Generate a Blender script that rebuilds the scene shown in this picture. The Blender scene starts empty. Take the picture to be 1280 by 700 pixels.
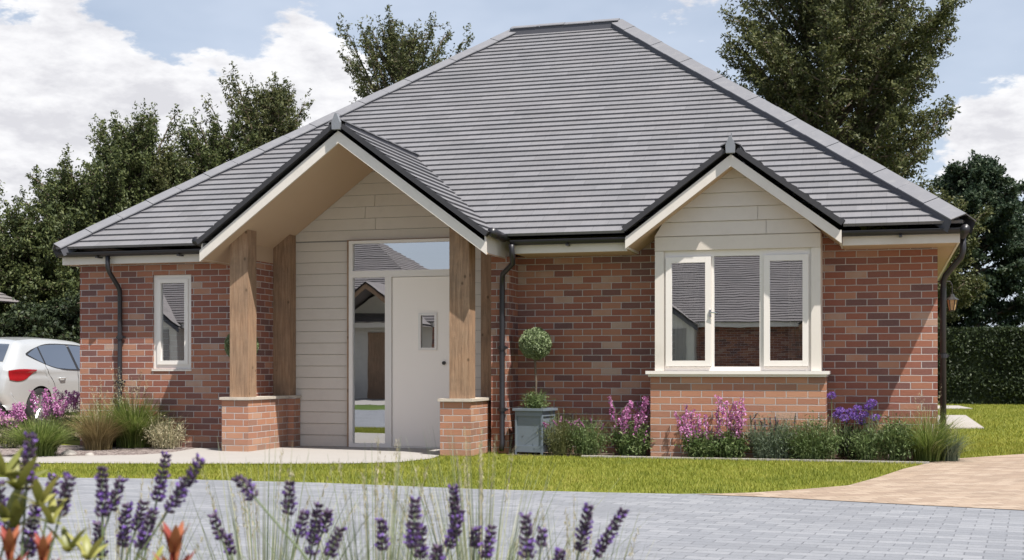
import bpy, math, random
import numpy as np
from mathutils import Vector, Matrix
random.seed(7); rng = np.random.default_rng(11)
scene = bpy.context.scene
COL = scene.collection

# ------------------------------------------------------------------ camera model (house axes: X along the facade, Y away, Z up)
FPX, TH, YH, DC, HC = 1633., math.radians(15.99), 460., 14.63, .97
Rv = np.array([math.cos(TH), math.sin(TH)]); Fv = np.array([-math.sin(TH), math.cos(TH)])
def P(px, py, Y):
    d = Fv + (px-640)/FPX*Rv; t = (Y+DC)/d[1]
    return Vector((t*d[0], Y, HC + t*(YH-py)/FPX))
def Pz(px, py, z):
    d = Fv + (px-640)/FPX*Rv
    return Vector((z*d[0], z*d[1]-DC, HC + z*(YH-py)/FPX))
def G(px, py, Z=0.):
    t = (Z-HC)/((YH-py)/FPX); d = Fv + (px-640)/FPX*Rv
    return (t*d[0], t*d[1]-DC)
cam = bpy.data.cameras.new('camera'); camo = bpy.data.objects.new('camera', cam); COL.objects.link(camo)
camo.location = (0, -DC, HC); camo.rotation_euler = (math.pi/2, 0, TH)
cam.sensor_width = 36; cam.lens = 36*FPX/1280; cam.shift_y = 110/1280; cam.clip_start = .05; cam.clip_end = 2000
cam.dof.use_dof = True; cam.dof.focus_distance = 9.5; cam.dof.aperture_fstop = 9
scene.camera = camo

# ------------------------------------------------------------------ light
SUN = Vector((1.49, -1.0, 3.3)).normalized()
el = math.asin(SUN.z); az = math.atan2(SUN.x, SUN.y)
sl = bpy.data.lights.new('sun', 'SUN'); sl.energy = 5.0; sl.angle = math.radians(.5); sl.color = (1, .955, .89)
so = bpy.data.objects.new('sun', sl); COL.objects.link(so); so.rotation_euler = SUN.to_track_quat('Z', 'Y').to_euler(); so.location = (20, -20, 30)
scene.view_settings.view_transform = 'Standard'; scene.view_settings.look = 'None'; scene.view_settings.gamma = 1
scene.view_settings.exposure = .66; scene.view_settings.use_curve_mapping = False
try:
    scene.cycles.max_bounces = 8; scene.cycles.transparent_max_bounces = 12
except Exception: pass

class NT:
    """small node helper"""
    def __init__(s, tree): s.t = tree; tree.nodes.clear()
    def n(s, typ, ins=None, **props):
        nd = s.t.nodes.new(typ)
        for k, v in props.items(): setattr(nd, k, v)
        for k, v in (ins or {}).items():
            sock = nd.inputs[k]
            if isinstance(v, bpy.types.NodeSocket): s.t.links.new(v, sock)
            else: sock.default_value = v
        return nd
    def math(s, op, a, b=0., c=0., clamp=False):
        return s.n('ShaderNodeMath', {0: a, 1: b, 2: c}, operation=op, use_clamp=clamp).outputs[0]
    def ramp(s, fac, stops, interp='LINEAR'):
        r = s.n('ShaderNodeValToRGB', {0: fac}); r.color_ramp.interpolation = interp
        e = r.color_ramp.elements
        while len(e) < len(stops): e.new(.5)
        for i, (p, c) in enumerate(stops): e[i].position = p; e[i].color = (*c, 1)
        return r.outputs[0]
    def mix(s, fac, a, b, bt='MIX'):
        m = s.n('ShaderNodeMix', data_type='RGBA', blend_type=bt)
        for i, v in ((0, fac), (6, a), (7, b)):
            if isinstance(v, bpy.types.NodeSocket): s.t.links.new(v, m.inputs[i])
            else: m.inputs[i].default_value = v if i == 0 else (*v, 1)
        return m.outputs[2]
    def noise(s, vec, scale, detail=3, rough=.55, out=0):
        return s.n('ShaderNodeTexNoise', {'Vector': vec, 'Scale': scale, 'Detail': detail, 'Roughness': rough}).outputs[out]

def material(name):
    m = bpy.data.materials.new(name); m.use_nodes = True; return m, NT(m.node_tree)
def finish(n, color, rough=.6, bump=None, bstr=.3, bdist=.005, spec=.5, metallic=0, trans=0, coat=0):
    b = n.n('ShaderNodeBsdfPrincipled')
    for k, v in (('Base Color', color), ('Roughness', rough), ('Specular IOR Level', spec), ('Metallic', metallic), ('Coat Weight', coat)):
        if isinstance(v, bpy.types.NodeSocket): n.t.links.new(v, b.inputs[k])
        else: b.inputs[k].default_value = (*v, 1) if k == 'Base Color' else v
    if bump is not None:
        bp = n.n('ShaderNodeBump', {'Height': bump, 'Strength': bstr, 'Distance': bdist}); n.t.links.new(bp.outputs[0], b.inputs['Normal'])
    sh = b.outputs[0]
    if trans:
        tr = n.n('ShaderNodeBsdfTranslucent'); n.t.links.new(color, tr.inputs[0]) if isinstance(color, bpy.types.NodeSocket) else None
        mx = n.n('ShaderNodeMixShader', {0: trans, 1: sh, 2: tr.outputs[0]}); sh = mx.outputs[0]
    n.n('ShaderNodeOutputMaterial', {0: sh})

# sky
w = bpy.data.worlds.new('World'); scene.world = w; w.use_nodes = True
n = NT(w.node_tree)
sky = n.n('ShaderNodeTexSky', sky_type='NISHITA', sun_disc=False, sun_elevation=el, sun_rotation=az, air_density=1.0, dust_density=1.2, ozone_density=1.4)
tc = n.n('ShaderNodeTexCoord').outputs['Generated']
sep = n.n('ShaderNodeSeparateXYZ', {0: tc})
zz = n.math('MAXIMUM', sep.outputs[2], .0)
flat = n.n('ShaderNodeCombineXYZ', {0: n.math('DIVIDE', sep.outputs[0], n.math('ADD', zz, .45)), 1: n.math('DIVIDE', sep.outputs[1], n.math('ADD', zz, .45)), 2: n.math('MULTIPLY', zz, 2.6)}).outputs[0]
big = n.noise(flat, 4.2, 8, .6); fine = n.noise(flat, 15., 8, .62)
def blob(px, py, r, amp):
    d = Vector((*(Fv+(px-640)/FPX*Rv), (YH-py)/FPX)).normalized()
    dist = n.n('ShaderNodeVectorMath', {0: tc, 1: tuple(d)}, operation='DISTANCE').outputs['Value']
    return n.math('MULTIPLY', n.n('ShaderNodeMapRange', {0: dist, 1: r, 2: 0., 3: 0., 4: 1.}, interpolation_type='SMOOTHSTEP').outputs[0], amp)
dens = n.math('ADD', n.math('MULTIPLY', n.math('SUBTRACT', big, .5), 1.1), n.math('MULTIPLY', n.math('SUBTRACT', fine, .5), .75))
for b in ((20, 170, .13, .50), (150, 200, .13, .46), (260, 170, .10, .36), (370, 120, .09, .46), (435, 100, .06, .42), (100, 90, .07, .2), (-150, 150, .2, .5), (130, 300, .16, .3), (1215, 165, .085, .42), (1290, 160, .07, .3), (340, -10, .05, .22), (600, 40, .17, -.3), (1180, 20, .12, -.25), (180, 20, .05, -.30), (300, 55, .05, -.25)):
    dens = n.math('ADD', dens, blob(*b))
cov = n.n('ShaderNodeMapRange', {0: dens, 1: .16, 2: .27, 3: 0., 4: 1.}, interpolation_type='SMOOTHSTEP').outputs[0]
shade = n.noise(n.n('ShaderNodeVectorMath', {0: flat, 1: (.03, -.02, -.10)}, operation='ADD').outputs[0], 11., 8, .62)
thick = n.math('ADD', n.math('MULTIPLY', shade, 1.3), n.math('MULTIPLY', dens, .14))
cloudc = n.ramp(thick, [(.55, (9.5, 9.5, 9.6)), (.72, (8.5, 8.5, 8.75)), (.92, (6.8, 6.8, 7.2))])
thin = n.n('ShaderNodeMapRange', {0: n.noise(flat, 1.7, 5, .6), 1: .4, 2: .75, 3: .34, 4: .72}).outputs[0]
hor = n.n('ShaderNodeMapRange', {0: zz, 1: .0, 2: .35, 3: .35, 4: .0}).outputs[0]
base = n.mix(n.math('ADD', thin, hor, clamp=True), sky.outputs[0], (7.4, 8.1, 9.4))
skyc = n.mix(cov, base, cloudc)
bg = n.n('ShaderNodeBackground', {0: skyc, 1: .07}); n.n('ShaderNodeOutputWorld', {0: bg.outputs[0]})

# ------------------------------------------------------------------ materials
M = {}
def uvn(n): return n.n('ShaderNodeUVMap').outputs[0]
def objc(n): return n.n('ShaderNodeTexCoord').outputs['Object']
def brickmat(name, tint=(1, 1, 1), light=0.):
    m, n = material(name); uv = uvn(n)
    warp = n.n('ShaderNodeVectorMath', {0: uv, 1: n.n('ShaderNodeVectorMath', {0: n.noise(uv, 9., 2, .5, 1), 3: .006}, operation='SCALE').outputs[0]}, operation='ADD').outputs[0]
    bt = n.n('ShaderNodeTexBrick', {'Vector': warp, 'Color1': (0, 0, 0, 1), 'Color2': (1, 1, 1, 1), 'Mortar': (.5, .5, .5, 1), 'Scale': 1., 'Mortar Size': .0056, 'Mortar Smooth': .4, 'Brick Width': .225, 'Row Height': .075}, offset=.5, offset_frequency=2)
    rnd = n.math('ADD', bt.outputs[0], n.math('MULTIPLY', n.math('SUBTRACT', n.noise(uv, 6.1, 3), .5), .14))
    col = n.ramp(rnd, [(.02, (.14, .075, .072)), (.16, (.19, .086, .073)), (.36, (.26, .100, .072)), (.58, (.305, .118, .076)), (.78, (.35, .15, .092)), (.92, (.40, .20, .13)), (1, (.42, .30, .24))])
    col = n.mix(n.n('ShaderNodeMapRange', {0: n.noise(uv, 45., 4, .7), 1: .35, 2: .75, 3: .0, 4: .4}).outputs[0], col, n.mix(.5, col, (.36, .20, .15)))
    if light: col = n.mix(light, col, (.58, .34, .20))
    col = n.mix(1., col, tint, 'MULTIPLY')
    mort = n.mix(n.noise(uv, 60., 3), (.46, .41, .395), (.62, .57, .55))
    c = n.mix(bt.outputs[1], col, mort)
    c = n.mix(n.n('ShaderNodeMapRange', {0: n.noise(uv, .8, 4, .6), 1: .45, 2: .8, 3: 0., 4: .15}).outputs[0], c, n.mix(.5, c, (.45, .38, .33)))
    zc = n.n('ShaderNodeSeparateXYZ', {0: objc(n)}).outputs[2]
    low = n.n('ShaderNodeMapRange', {0: n.math('ADD', zc, n.math('MULTIPLY', n.noise(uv, 3., 5, .7), .35)), 1: .18, 2: .42, 3: .5, 4: 0.}).outputs[0]
    c = n.mix(low, c, n.mix(.5, c, (.30, .25, .20)))
    h = n.math('ADD', n.math('MULTIPLY', n.math('SUBTRACT', 1., bt.outputs[1]), 1.), n.math('MULTIPLY', n.noise(uv, 70., 5, .75), .45))
    finish(n, c, .88, h, 1., .016, .2); M[name] = m
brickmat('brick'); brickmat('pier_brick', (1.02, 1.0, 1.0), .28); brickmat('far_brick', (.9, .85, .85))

def tilemat(name, base, course=.15):
    m, n = material(name); uv = uvn(n)     # u along the course in metres, v = course number
    s = n.n('ShaderNodeSeparateXYZ', {0: uv}); row = n.math('FLOOR', s.outputs[1])
    u = n.math('ADD', n.math('DIVIDE', s.outputs[0], .31), n.math('MULTIPLY', n.math('MODULO', row, 2.), .5))
    cell = n.n('ShaderNodeCombineXYZ', {0: n.math('FLOOR', u), 1: row}).outputs[0]
    wn = n.n('ShaderNodeTexWhiteNoise', {'Vector': cell}, noise_dimensions='3D').outputs[0]
    fr = n.math('FRACT', u); joint = n.math('LESS_THAN', fr, .022)
    oc = objc(n)
    c = n.mix(wn, tuple(x*.88 for x in base), tuple(x*1.12 for x in base))
    c = n.mix(n.n('ShaderNodeMapRange', {0: n.noise(oc, 1.3, 5, .65), 1: .35, 2: .7, 3: .0, 4: .45}).outputs[0], c, tuple(x*y for x, y in zip(base, (1.28, 1.22, 1.18))))
    c = n.mix(n.math('MULTIPLY', joint, .32), c, tuple(x*.35 for x in base))
    c = n.mix(n.n('ShaderNodeMapRange', {0: n.noise(oc, 9., 6, .75), 1: .56, 2: .72, 3: 0., 4: .5}).outputs[0], c, tuple(x*y for x, y in zip(base, (1.45, 1.38, 1.22))))
    streak = n.noise(n.n('ShaderNodeVectorMath', {0: oc, 1: (14., 1.2, 1.2)}, operation='MULTIPLY').outputs[0], 2., 4, .6)
    c = n.mix(n.n('ShaderNodeMapRange', {0: streak, 1: .3, 2: .8, 3: .0, 4: .3}).outputs[0], c, tuple(x*.7 for x in base))
    h = n.math('SUBTRACT', n.noise(oc, 120., 3), n.math('MULTIPLY', joint, .5))
    finish(n, c, .72, h, .25, .004, .35); M[name] = m
tilemat('tile', (.157, .156, .166)); tilemat('far_tile', (.17, .155, .155))

def plain(name, c, rough=.6, var=.12, scale=6., bump=.15, spec=.4, metallic=0, coat=0, dirt=None):
    m, n = material(name); oc = objc(n)
    cc = n.mix(n.noise(oc, scale, 5, .6), tuple(x*(1-var) for x in c), tuple(min(1, x*(1+var)) for x in c))
    if dirt: cc = n.mix(n.n('ShaderNodeMapRange', {0: n.noise(oc, dirt[1], 6, .7), 1: .5, 2: .75, 3: 0., 4: dirt[2]}).outputs[0], cc, dirt[0])
    finish(n, cc, rough, n.noise(oc, scale*14, 3), bump, .003, spec, metallic, 0, coat); M[name] = m
plain('cream', (.66, .61, .555), .5, .04, 2.5, .06, dirt=((.42, .37, .31), 3., .25))
plain('door_paint', (.87, .795, .72), .4, .02, 2, .02)
plain('window_white', (.74, .695, .65), .38, .02, 3, .02)
plain('cladding', (.60, .54, .475), .6, .06, 2.0, .1, dirt=((.46, .40, .35), 5., .25))
plain('soffit', (.47, .335, .235), .65, .04, 2, .05)
plain('black_plastic', (.018, .017, .020), .35, .15, 3, .03, .5)
plain('ridge_tile', (.165, .165, .178), .7, .1, 5, .2, dirt=((.30, .29, .28), 8., .3))
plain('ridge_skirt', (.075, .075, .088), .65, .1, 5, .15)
plain('verge', (.035, .034, .038), .6, .2, 8, .2)
plain('coping', (.50, .44, .37), .85, .12, 8, .4, dirt=((.27, .22, .18), 12., .5))
plain('concrete', (.315, .295, .275), .85, .08, 2.2, .4, dirt=((.34, .32, .30), 5., .4))
plain('flagstone', (.34, .315, .29), .85, .1, 2.5, .4)
plain('planter_paint', (.155, .185, .22), .5, .1, 4, .1)
plain('dark_room', (.10, .09, .085), .9); plain('room_wall', (.30, .28, .26), .9)
plain('render', (.62, .58, .52), .8)
plain('rubber', (.02, .02, .02), .8); plain('alloy', (.55, .56, .58), .3, .02, 2, 0, .5, .9)
plain('chrome', (.7, .7, .72), .18, .02, 2, 0, .5, 1); plain('car_paint', (.46, .47, .475), .3, .01, 2, 0, .5, .25, .8)
plain('car_dark', (.02, .02, .022), .5); plain('lamp_red', (.26, .008, .012), .12, .1, 12, .1, .6, 0, .8); plain('lamp_clear', (.6, .45, .45), .15, .1, 9)
plain('lead', (.20, .21, .23), .6, .15, 6, .2)
plain('bark', (.13, .10, .075), .9, .3, 9, .8); plain('twig', (.16, .12, .085), .9, .3, 9, .5)
plain('lantern_metal', (.03, .028, .026), .4); plain('lantern_glass', (.50, .33, .16), .2, .2, 20)
plain('terracotta_dark', (.16, .13, .11), .8)

# oak posts
m, n = material('oak'); oc = objc(n)
st = n.n('ShaderNodeVectorMath', {0: oc, 1: (9., 9., .7)}, operation='MULTIPLY').outputs[0]
g1 = n.noise(st, 4., 6, .65)
c = n.ramp(g1, [(.28, (.20, .120, .075)), (.5, (.32, .20, .125)), (.72, (.41, .275, .18))])
c = n.mix(n.n('ShaderNodeMapRange', {0: n.noise(oc, 2.2, 5, .6), 1: .42, 2: .72, 3: 0., 4: .5}).outputs[0], c, (.21, .155, .11))
vo = n.n('ShaderNodeTexVoronoi', {'Vector': n.n('ShaderNodeVectorMath', {0: oc, 1: (1., 1., .75)}, operation='MULTIPLY').outputs[0], 'Scale': 7.}).outputs[0]
c = n.mix(n.n('ShaderNodeMapRange', {0: vo, 1: .06, 2: .13, 3: .75, 4: 0.}).outputs[0], c, (.08, .048, .028))
cr = n.noise(n.n('ShaderNodeVectorMath', {0: oc, 1: (26., 26., .55)}, operation='MULTIPLY').outputs[0], 2.2, 3, .5)
crk = n.n('ShaderNodeMapRange', {0: n.math('ABSOLUTE', n.math('SUBTRACT', cr, .5)), 1: .0, 2: .018, 3: .7, 4: 0.}).outputs[0]
c = n.mix(n.math('MULTIPLY', crk, n.n('ShaderNodeMapRange', {0: n.noise(oc, 1.6, 2), 1: .45, 2: .6, 3: 0., 4: 1.}).outputs[0]), c, (.07, .045, .03))
c = n.mix(n.n('ShaderNodeMapRange', {0: n.noise(oc, 5., 6, .7), 1: .45, 2: .7, 3: 0., 4: .45}).outputs[0], c, (.17, .115, .08))
finish(n, c, .8, g1, .8, .008, .2); M['oak'] = m

# glass: strong exterior reflection over a dim see-through room
def glass(name, fac=.42, tint=(.55, .56, .55), wob=0.0):
    m, n = material(name)
    gl = n.n('ShaderNodeBsdfGlossy', {'Roughness': 0.0, 'Color': (.95, .97, 1., 1)})
    if wob:
        bp = n.n('ShaderNodeBump', {'Height': n.noise(objc(n), 2.2, 2), 'Strength': wob, 'Distance': .01}); n.t.links.new(bp.outputs[0], gl.inputs['Normal'])
    tr = n.n('ShaderNodeBsdfTransparent', {0: (*tint, 1)})
    fr = n.n('ShaderNodeFresnel', {'IOR': 1.5}).outputs[0]
    f = n.math('ADD', n.math('MULTIPLY', fr, .9), fac, clamp=True)
    mx = n.n('ShaderNodeMixShader', {0: f, 1: tr.outputs[0], 2: gl.outputs[0]}); n.n('ShaderNodeOutputMaterial', {0: mx.outputs[0]}); M[name] = m
glass('glass', .5, (.62, .61, .59), .022); glass('car_glass', .42, (.12, .14, .15), 0)

# ground stuff
def groundmat(name, lo, mid, hi):
    m, n = material(name); oc = objc(n)
    a = n.noise(oc, .9, 5, .6); b = n.noise(oc, 14., 5, .7)
    c = n.ramp(n.math('ADD', n.math('MULTIPLY', a, .55), n.math('MULTIPLY', b, .45)), [(.33, lo), (.5, mid), (.68, hi)])
    finish(n, c, .9, b, .8, .03, .1); M[name] = m
groundmat('grass_base', (.075, .095, .014), (.14, .155, .022), (.22, .21, .045))
groundmat('far_grass', (.05, .08, .02), (.08, .12, .03), (.12, .15, .045))
def pavemat(name, cols, mort, bw=.2, bh=.1, rot=.0):
    m, n = material(name); oc = objc(n)
    mp = n.n('ShaderNodeMapping', {'Vector': oc, 'Rotation': (0, 0, rot)}).outputs[0]
    wv = n.n('ShaderNodeVectorMath', {0: mp, 1: n.n('ShaderNodeVectorMath', {0: n.noise(mp, 5., 2, .5, 1), 3: .02}, operation='SCALE').outputs[0]}, operation='ADD').outputs[0]
    bt = n.n('ShaderNodeTexBrick', {'Vector': wv, 'Color1': (0, 0, 0, 1), 'Color2': (1, 1, 1, 1), 'Mortar': (.5, .5, .5, 1), 'Scale': 1., 'Mortar Size': .004, 'Mortar Smooth': .3, 'Brick Width': bw, 'Row Height': bh}, offset=.5, offset_frequency=2)
    c = n.ramp(n.math('ADD', n.math('MULTIPLY', bt.outputs[0], .75), n.math('MULTIPLY', n.noise(oc, .7, 4, .6), .25)), [(.1, cols[0]), (.5, cols[1]), (.9, cols[2])])
    c = n.mix(n.n('ShaderNodeMapRange', {0: n.noise(oc, 35., 5, .75), 1: .4, 2: .8, 3: 0., 4: .35}).outputs[0], c, tuple(x*.55 for x in cols[0]))
    c = n.mix(n.math('MULTIPLY', bt.outputs[1], n.n('ShaderNodeMapRange', {0: n.noise(oc, 2.3, 4, .7), 1: .3, 2: .65, 3: .25, 4: 1.}).outputs[0]), c, mort)
    c = n.mix(n.n('ShaderNodeMapRange', {0: n.noise(oc, 1.1, 6, .7), 1: .47, 2: .72, 3: 0., 4: .45}).outputs[0], c, tuple(x*.68 for x in cols[1]))
    h = n.math('ADD', n.math('SUBTRACT', 1., bt.outputs[1]), n.math('MULTIPLY', n.math('ADD', n.noise(oc, 25., 4, .7), bt.outputs[0]), .4))
    finish(n, c, .8, h, .9, .012, .3); M[name] = m
pavemat('grey_pavers', ((.19, .197, .215), (.222, .228, .246), (.26, .265, .282)), (.13, .135, .15), .19, .11, .10)
pavemat('tan_pavers', ((.27, .20, .15), (.335, .255, .19), (.39, .31, .24)), (.17, .13, .10), .19, .11, -.5)
m, n = material('gravel'); oc = objc(n)
v = n.n('ShaderNodeTexVoronoi', {'Vector': oc, 'Scale': 28.}); vc = n.n('ShaderNodeSeparateColor', {0: v.outputs[1]}).outputs[0]
finish(n, n.ramp(vc, [(0, (.09, .07, .065)), (.5, (.20, .16, .15)), (1, (.38, .33, .30))]), .9, n.math('SUBTRACT', 1., v.outputs[0]), 1., .03, .2); M['gravel'] = m
plain('soil', (.10, .075, .055), .95, .35, 12, 1.0)

def leafmat(name, stops, trans=.3, rough=.55, field=.35):
    m, n = material(name)
    r = n.n('ShaderNodeNewGeometry').outputs['Random Per Island']
    f = n.math('ADD', n.math('MULTIPLY', r, 1-field), n.math('MULTIPLY', n.noise(objc(n), .9, 3, .6), field))
    if name == 'lawn_blade': f = n.math('ADD', f, n.math('ADD', n.math('MULTIPLY', n.math('SUBTRACT', n.noise(objc(n), 2.6, 6, .75), .5), 1.25), n.math('MULTIPLY', n.math('SUBTRACT', n.noise(objc(n), .5, 2, .5), .5), .5)))
    finish(n, n.ramp(f, stops), rough, None, trans=trans, spec=.3); M[name] = m
leafmat('tree_leaf', [(.1, (.036, .050, .021)), (.45, (.075, .098, .034)), (.75, (.135, .155, .055)), (1, (.21, .215, .09))])
leafmat('tree_leaf_warm', [(.1, (.038, .048, .021)), (.45, (.078, .092, .034)), (.75, (.14, .145, .055)), (1, (.20, .185, .09))])
leafmat('cedar_leaf', [(.1, (.018, .036, .022)), (.5, (.036, .060, .034)), (.8, (.065, .09, .045)), (1, (.11, .12, .05))])
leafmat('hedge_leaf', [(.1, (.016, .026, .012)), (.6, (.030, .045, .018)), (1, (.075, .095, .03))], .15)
leafmat('shrub_leaf', [(.1, (.05, .085, .025)), (.5, (.125, .18, .06)), (1, (.28, .33, .15))])
leafmat('olive_leaf', [(.1, (.06, .075, .03)), (.5, (.13, .14, .055)), (1, (.24, .23, .10))])
leafmat('box_leaf', [(.1, (.10, .14, .055)), (.5, (.22, .28, .13)), (1, (.42, .46, .30))], .2)
leafmat('sage_leaf', [(.1, (.08, .12, .075)), (.5, (.16, .20, .13)), (1, (.28, .32, .22))])
leafmat('grass_blade', [(.05, (.07, .11, .022)), (.5, (.155, .21, .045)), (.85, (.26, .30, .09)), (1, (.42, .38, .2))], .35, .6, .1)
leafmat('bronze_blade', [(.05, (.12, .09, .035)), (.5, (.24, .18, .08)), (1, (.36, .28, .14))], .3, .6, .1)
leafmat('straw', [(.0, (.30, .27, .15)), (.5, (.45, .40, .25)), (1, (.60, .54, .38))], .3, .7, .1)
leafmat('fine_green', [(.0, (.10, .14, .07)), (.5, (.24, .28, .16)), (1, (.48, .47, .32))], .35, .6, .1)
leafmat('lawn_blade', [(.0, (.095, .13, .014)), (.45, (.22, .245, .03)), (.78, (.34, .33, .06)), (1, (.46, .38, .15))], .35, .6, .45)
leafmat('pink_petal', [(0, (.38, .10, .30)), (.5, (.55, .20, .45)), (1, (.70, .42, .62))], .3)
leafmat('purple_petal', [(0, (.16, .07, .33)), (.5, (.27, .13, .50)), (1, (.44, .30, .66))], .3)
leafmat('violet_petal', [(0, (.12, .05, .28)), (.5, (.20, .10, .42)), (1, (.36, .24, .58))], .3)
leafmat('white_petal', [(0, (.6, .6, .6)), (1, (.75, .75, .76))], .2)
leafmat('lavender_bud', [(0, (.05, .034, .062)), (.5, (.10, .064, .125)), (1, (.20, .145, .19))], .1)
leafmat('stem_green', [(0, (.08, .11, .05)), (.5, (.13, .17, .08)), (1, (.2, .23, .12))], .1)
leafmat('flame_bract', [(0, (.17, .022, .028)), (.4, (.30, .07, .045)), (.75, (.44, .19, .08)), (1, (.48, .36, .12))], .2, .4)
leafmat('yellow_leaf', [(0, (.10, .12, .03)), (.5, (.27, .27, .07)), (1, (.46, .41, .13))], .25, .4)

# ------------------------------------------------------------------ mesh building
def newobj(name, me, mat, parent=None):
    o = bpy.data.objects.new(name, me); COL.objects.link(o)
    if mat is not None: me.materials.append(M[mat] if isinstance(mat, str) else mat)
    if parent is not None: o.parent = parent
    return o
def tag(o, label=None, cat=None, group=None, kind=None):
    for k, v in (('label', label), ('category', cat), ('group', group), ('kind', kind)):
        if v: o[k] = v
    return o
def empty(name, label, cat, loc=(0, 0, 0), group=None, rz=0):
    o = bpy.data.objects.new(name, None); COL.objects.link(o); o.location = loc; o.rotation_euler[2] = rz; o.empty_display_size = .2
    return tag(o, label, cat, group)
class MB:
    def __init__(s): s.v = []; s.f = []; s.uv = []
    def face(s, pts, uv=None):
        i = len(s.v); s.v += [tuple(p) for p in pts]; s.f.append(tuple(range(i, i+len(pts)))); s.uv.append(uv)
    def box(s, x0, x1, y0, y1, z0, z1):
        p = lambda a, b, c: (a, b, c)
        s.face([p(x0, y0, z0), p(x1, y0, z0), p(x1, y0, z1), p(x0, y0, z1)]); s.face([p(x1, y1, z0), p(x0, y1, z0), p(x0, y1, z1), p(x1, y1, z1)])
        s.face([p(x1, y0, z0), p(x1, y1, z0), p(x1, y1, z1), p(x1, y0, z1)]); s.face([p(x0, y1, z0), p(x0, y0, z0), p(x0, y0, z1), p(x0, y1, z1)])
        s.face([p(x0, y0, z1), p(x1, y0, z1), p(x1, y1, z1), p(x0, y1, z1)]); s.face([p(x0, y1, z0), p(x1, y1, z0), p(x1, y0, z0), p(x0, y0, z0)])
        return s
    def prism(s, poly, y0, y1):
        """poly in (x,z), counter-clockwise seen from -Y"""
        s.face([(x, y0, z) for x, z in poly]); s.face([(x, y1, z) for x, z in reversed(poly)])
        k = len(poly)
        for i in range(k):
            a, b = poly[i], poly[(i+1) % k]
            s.face([(a[0], y0, a[1]), (a[0], y1, a[1]), (b[0], y1, b[1]), (b[0], y0, b[1])])
        return s
    def slab(s, poly, z0, z1):
        """poly in (x,y) counter-clockwise from above"""
        s.face([(x, y, z1) for x, y in poly]); s.face([(x, y, z0) for x, y in reversed(poly)])
        k = len(poly)
        for i in range(k):
            a, b = poly[i], poly[(i+1) % k]
            s.face([(a[0], a[1], z0), (b[0], b[1], z0), (b[0], b[1], z1), (a[0], a[1], z1)])
        return s
    def tube(s, pts, r, k=8, cap=True):
        pts = [Vector(p) for p in pts]; rs = r if isinstance(r, (list, tuple)) else [r]*len(pts)
        rings = []; ref = None
        for i, p in enumerate(pts):
            d = ((pts[min(i+1, len(pts)-1)] - p).normalized() + (p - pts[max(i-1, 0)]).normalized())
            d = d.normalized() if d.length > 1e-6 else Vector((0, 0, 1))
            if ref is None: ref = Vector((0, 0, 1)) if abs(d.z) < .9 else Vector((1, 0, 0))
            a = d.cross(ref).normalized(); b = a.cross(d).normalized(); ref = b if abs(b.dot(d)) < .5 else ref
            rings.append([p + (a*math.cos(2*math.pi*j/k) + b*math.sin(2*math.pi*j/k))*rs[i] for j in range(k)])
        i0 = len(s.v)
        for rg in rings: s.v += [tuple(q) for q in rg]
        for i in range(len(rings)-1):
            for j in range(k):
                s.f.append((i0+i*k+j, i0+i*k+(j+1) % k, i0+(i+1)*k+(j+1) % k, i0+(i+1)*k+j)); s.uv.append(None)
        if cap:
            s.f.append(tuple(i0+j for j in reversed(range(k)))); s.uv.append(None)
            s.f.append(tuple(i0+(len(rings)-1)*k+j for j in range(k))); s.uv.append(None)
        return s
    def lathe(s, prof, cx=0, cy=0, k=20):
        i0 = len(s.v)
        for r, z in prof: s.v += [(cx+r*math.cos(2*math.pi*j/k), cy+r*math.sin(2*math.pi*j/k), z) for j in range(k)]
        for i in range(len(prof)-1):
            for j in range(k):
                s.f.append((i0+i*k+j, i0+i*k+(j+1) % k, i0+(i+1)*k+(j+1) % k, i0+(i+1)*k+j)); s.uv.append(None)
        return s
    def build(s, name, mat, parent=None, smooth=False, bevel=0, shift=(0, 0)):
        me = bpy.data.meshes.new(name); me.from_pydata(s.v, [], s.f); me.validate(); me.update()
        uvl = me.uv_layers.new(name='UVMap').data
        vs = me.vertices
        for p in me.polygons:
            cu = s.uv[p.index] if p.index < len(s.uv) else None; nn = p.normal
            for q, li in enumerate(p.loop_indices):
                if cu: uvl[li].uv = cu[q]; continue
                c = vs[me.loops[li].vertex_index].co
                if abs(nn.z) > .7: u = (c.x, c.y)
                elif abs(nn.x) > abs(nn.y): u = (c.y+.1125, c.z)
                else: u = (c.x, c.z)
                uvl[li].uv = (u[0]+shift[0], u[1]+shift[1])
        if smooth:
            for p in me.polygons: p.use_smooth = True
        o = newobj(name, me, mat, parent)
        if bevel:
            b = o.modifiers.new('bevel', 'BEVEL'); b.width = bevel; b.segments = 2; b.limit_method = 'ANGLE'; b.angle_limit = .6
        return o
def npmesh(name, V, F, mat, parent=None, smooth=False):
    """V (n,3); F (m,k) with constant k"""
    me = bpy.data.meshes.new(name); V = np.asarray(V, np.float32); F = np.asarray(F, np.int32)
    me.vertices.add(len(V)); me.vertices.foreach_set('co', V.ravel())
    m_, k = F.shape; me.loops.add(m_*k); me.loops.foreach_set('vertex_index', F.ravel())
    me.polygons.add(m_); me.polygons.foreach_set('loop_start', np.arange(m_, dtype=np.int32)*k)
    me.update(calc_edges=True)
    if smooth: me.polygons.foreach_set('use_smooth', np.ones(m_, bool))
    return newobj(name, me, mat, parent)
def unit(a): return a/np.maximum(np.linalg.norm(a, axis=1, keepdims=True), 1e-9)
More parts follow.
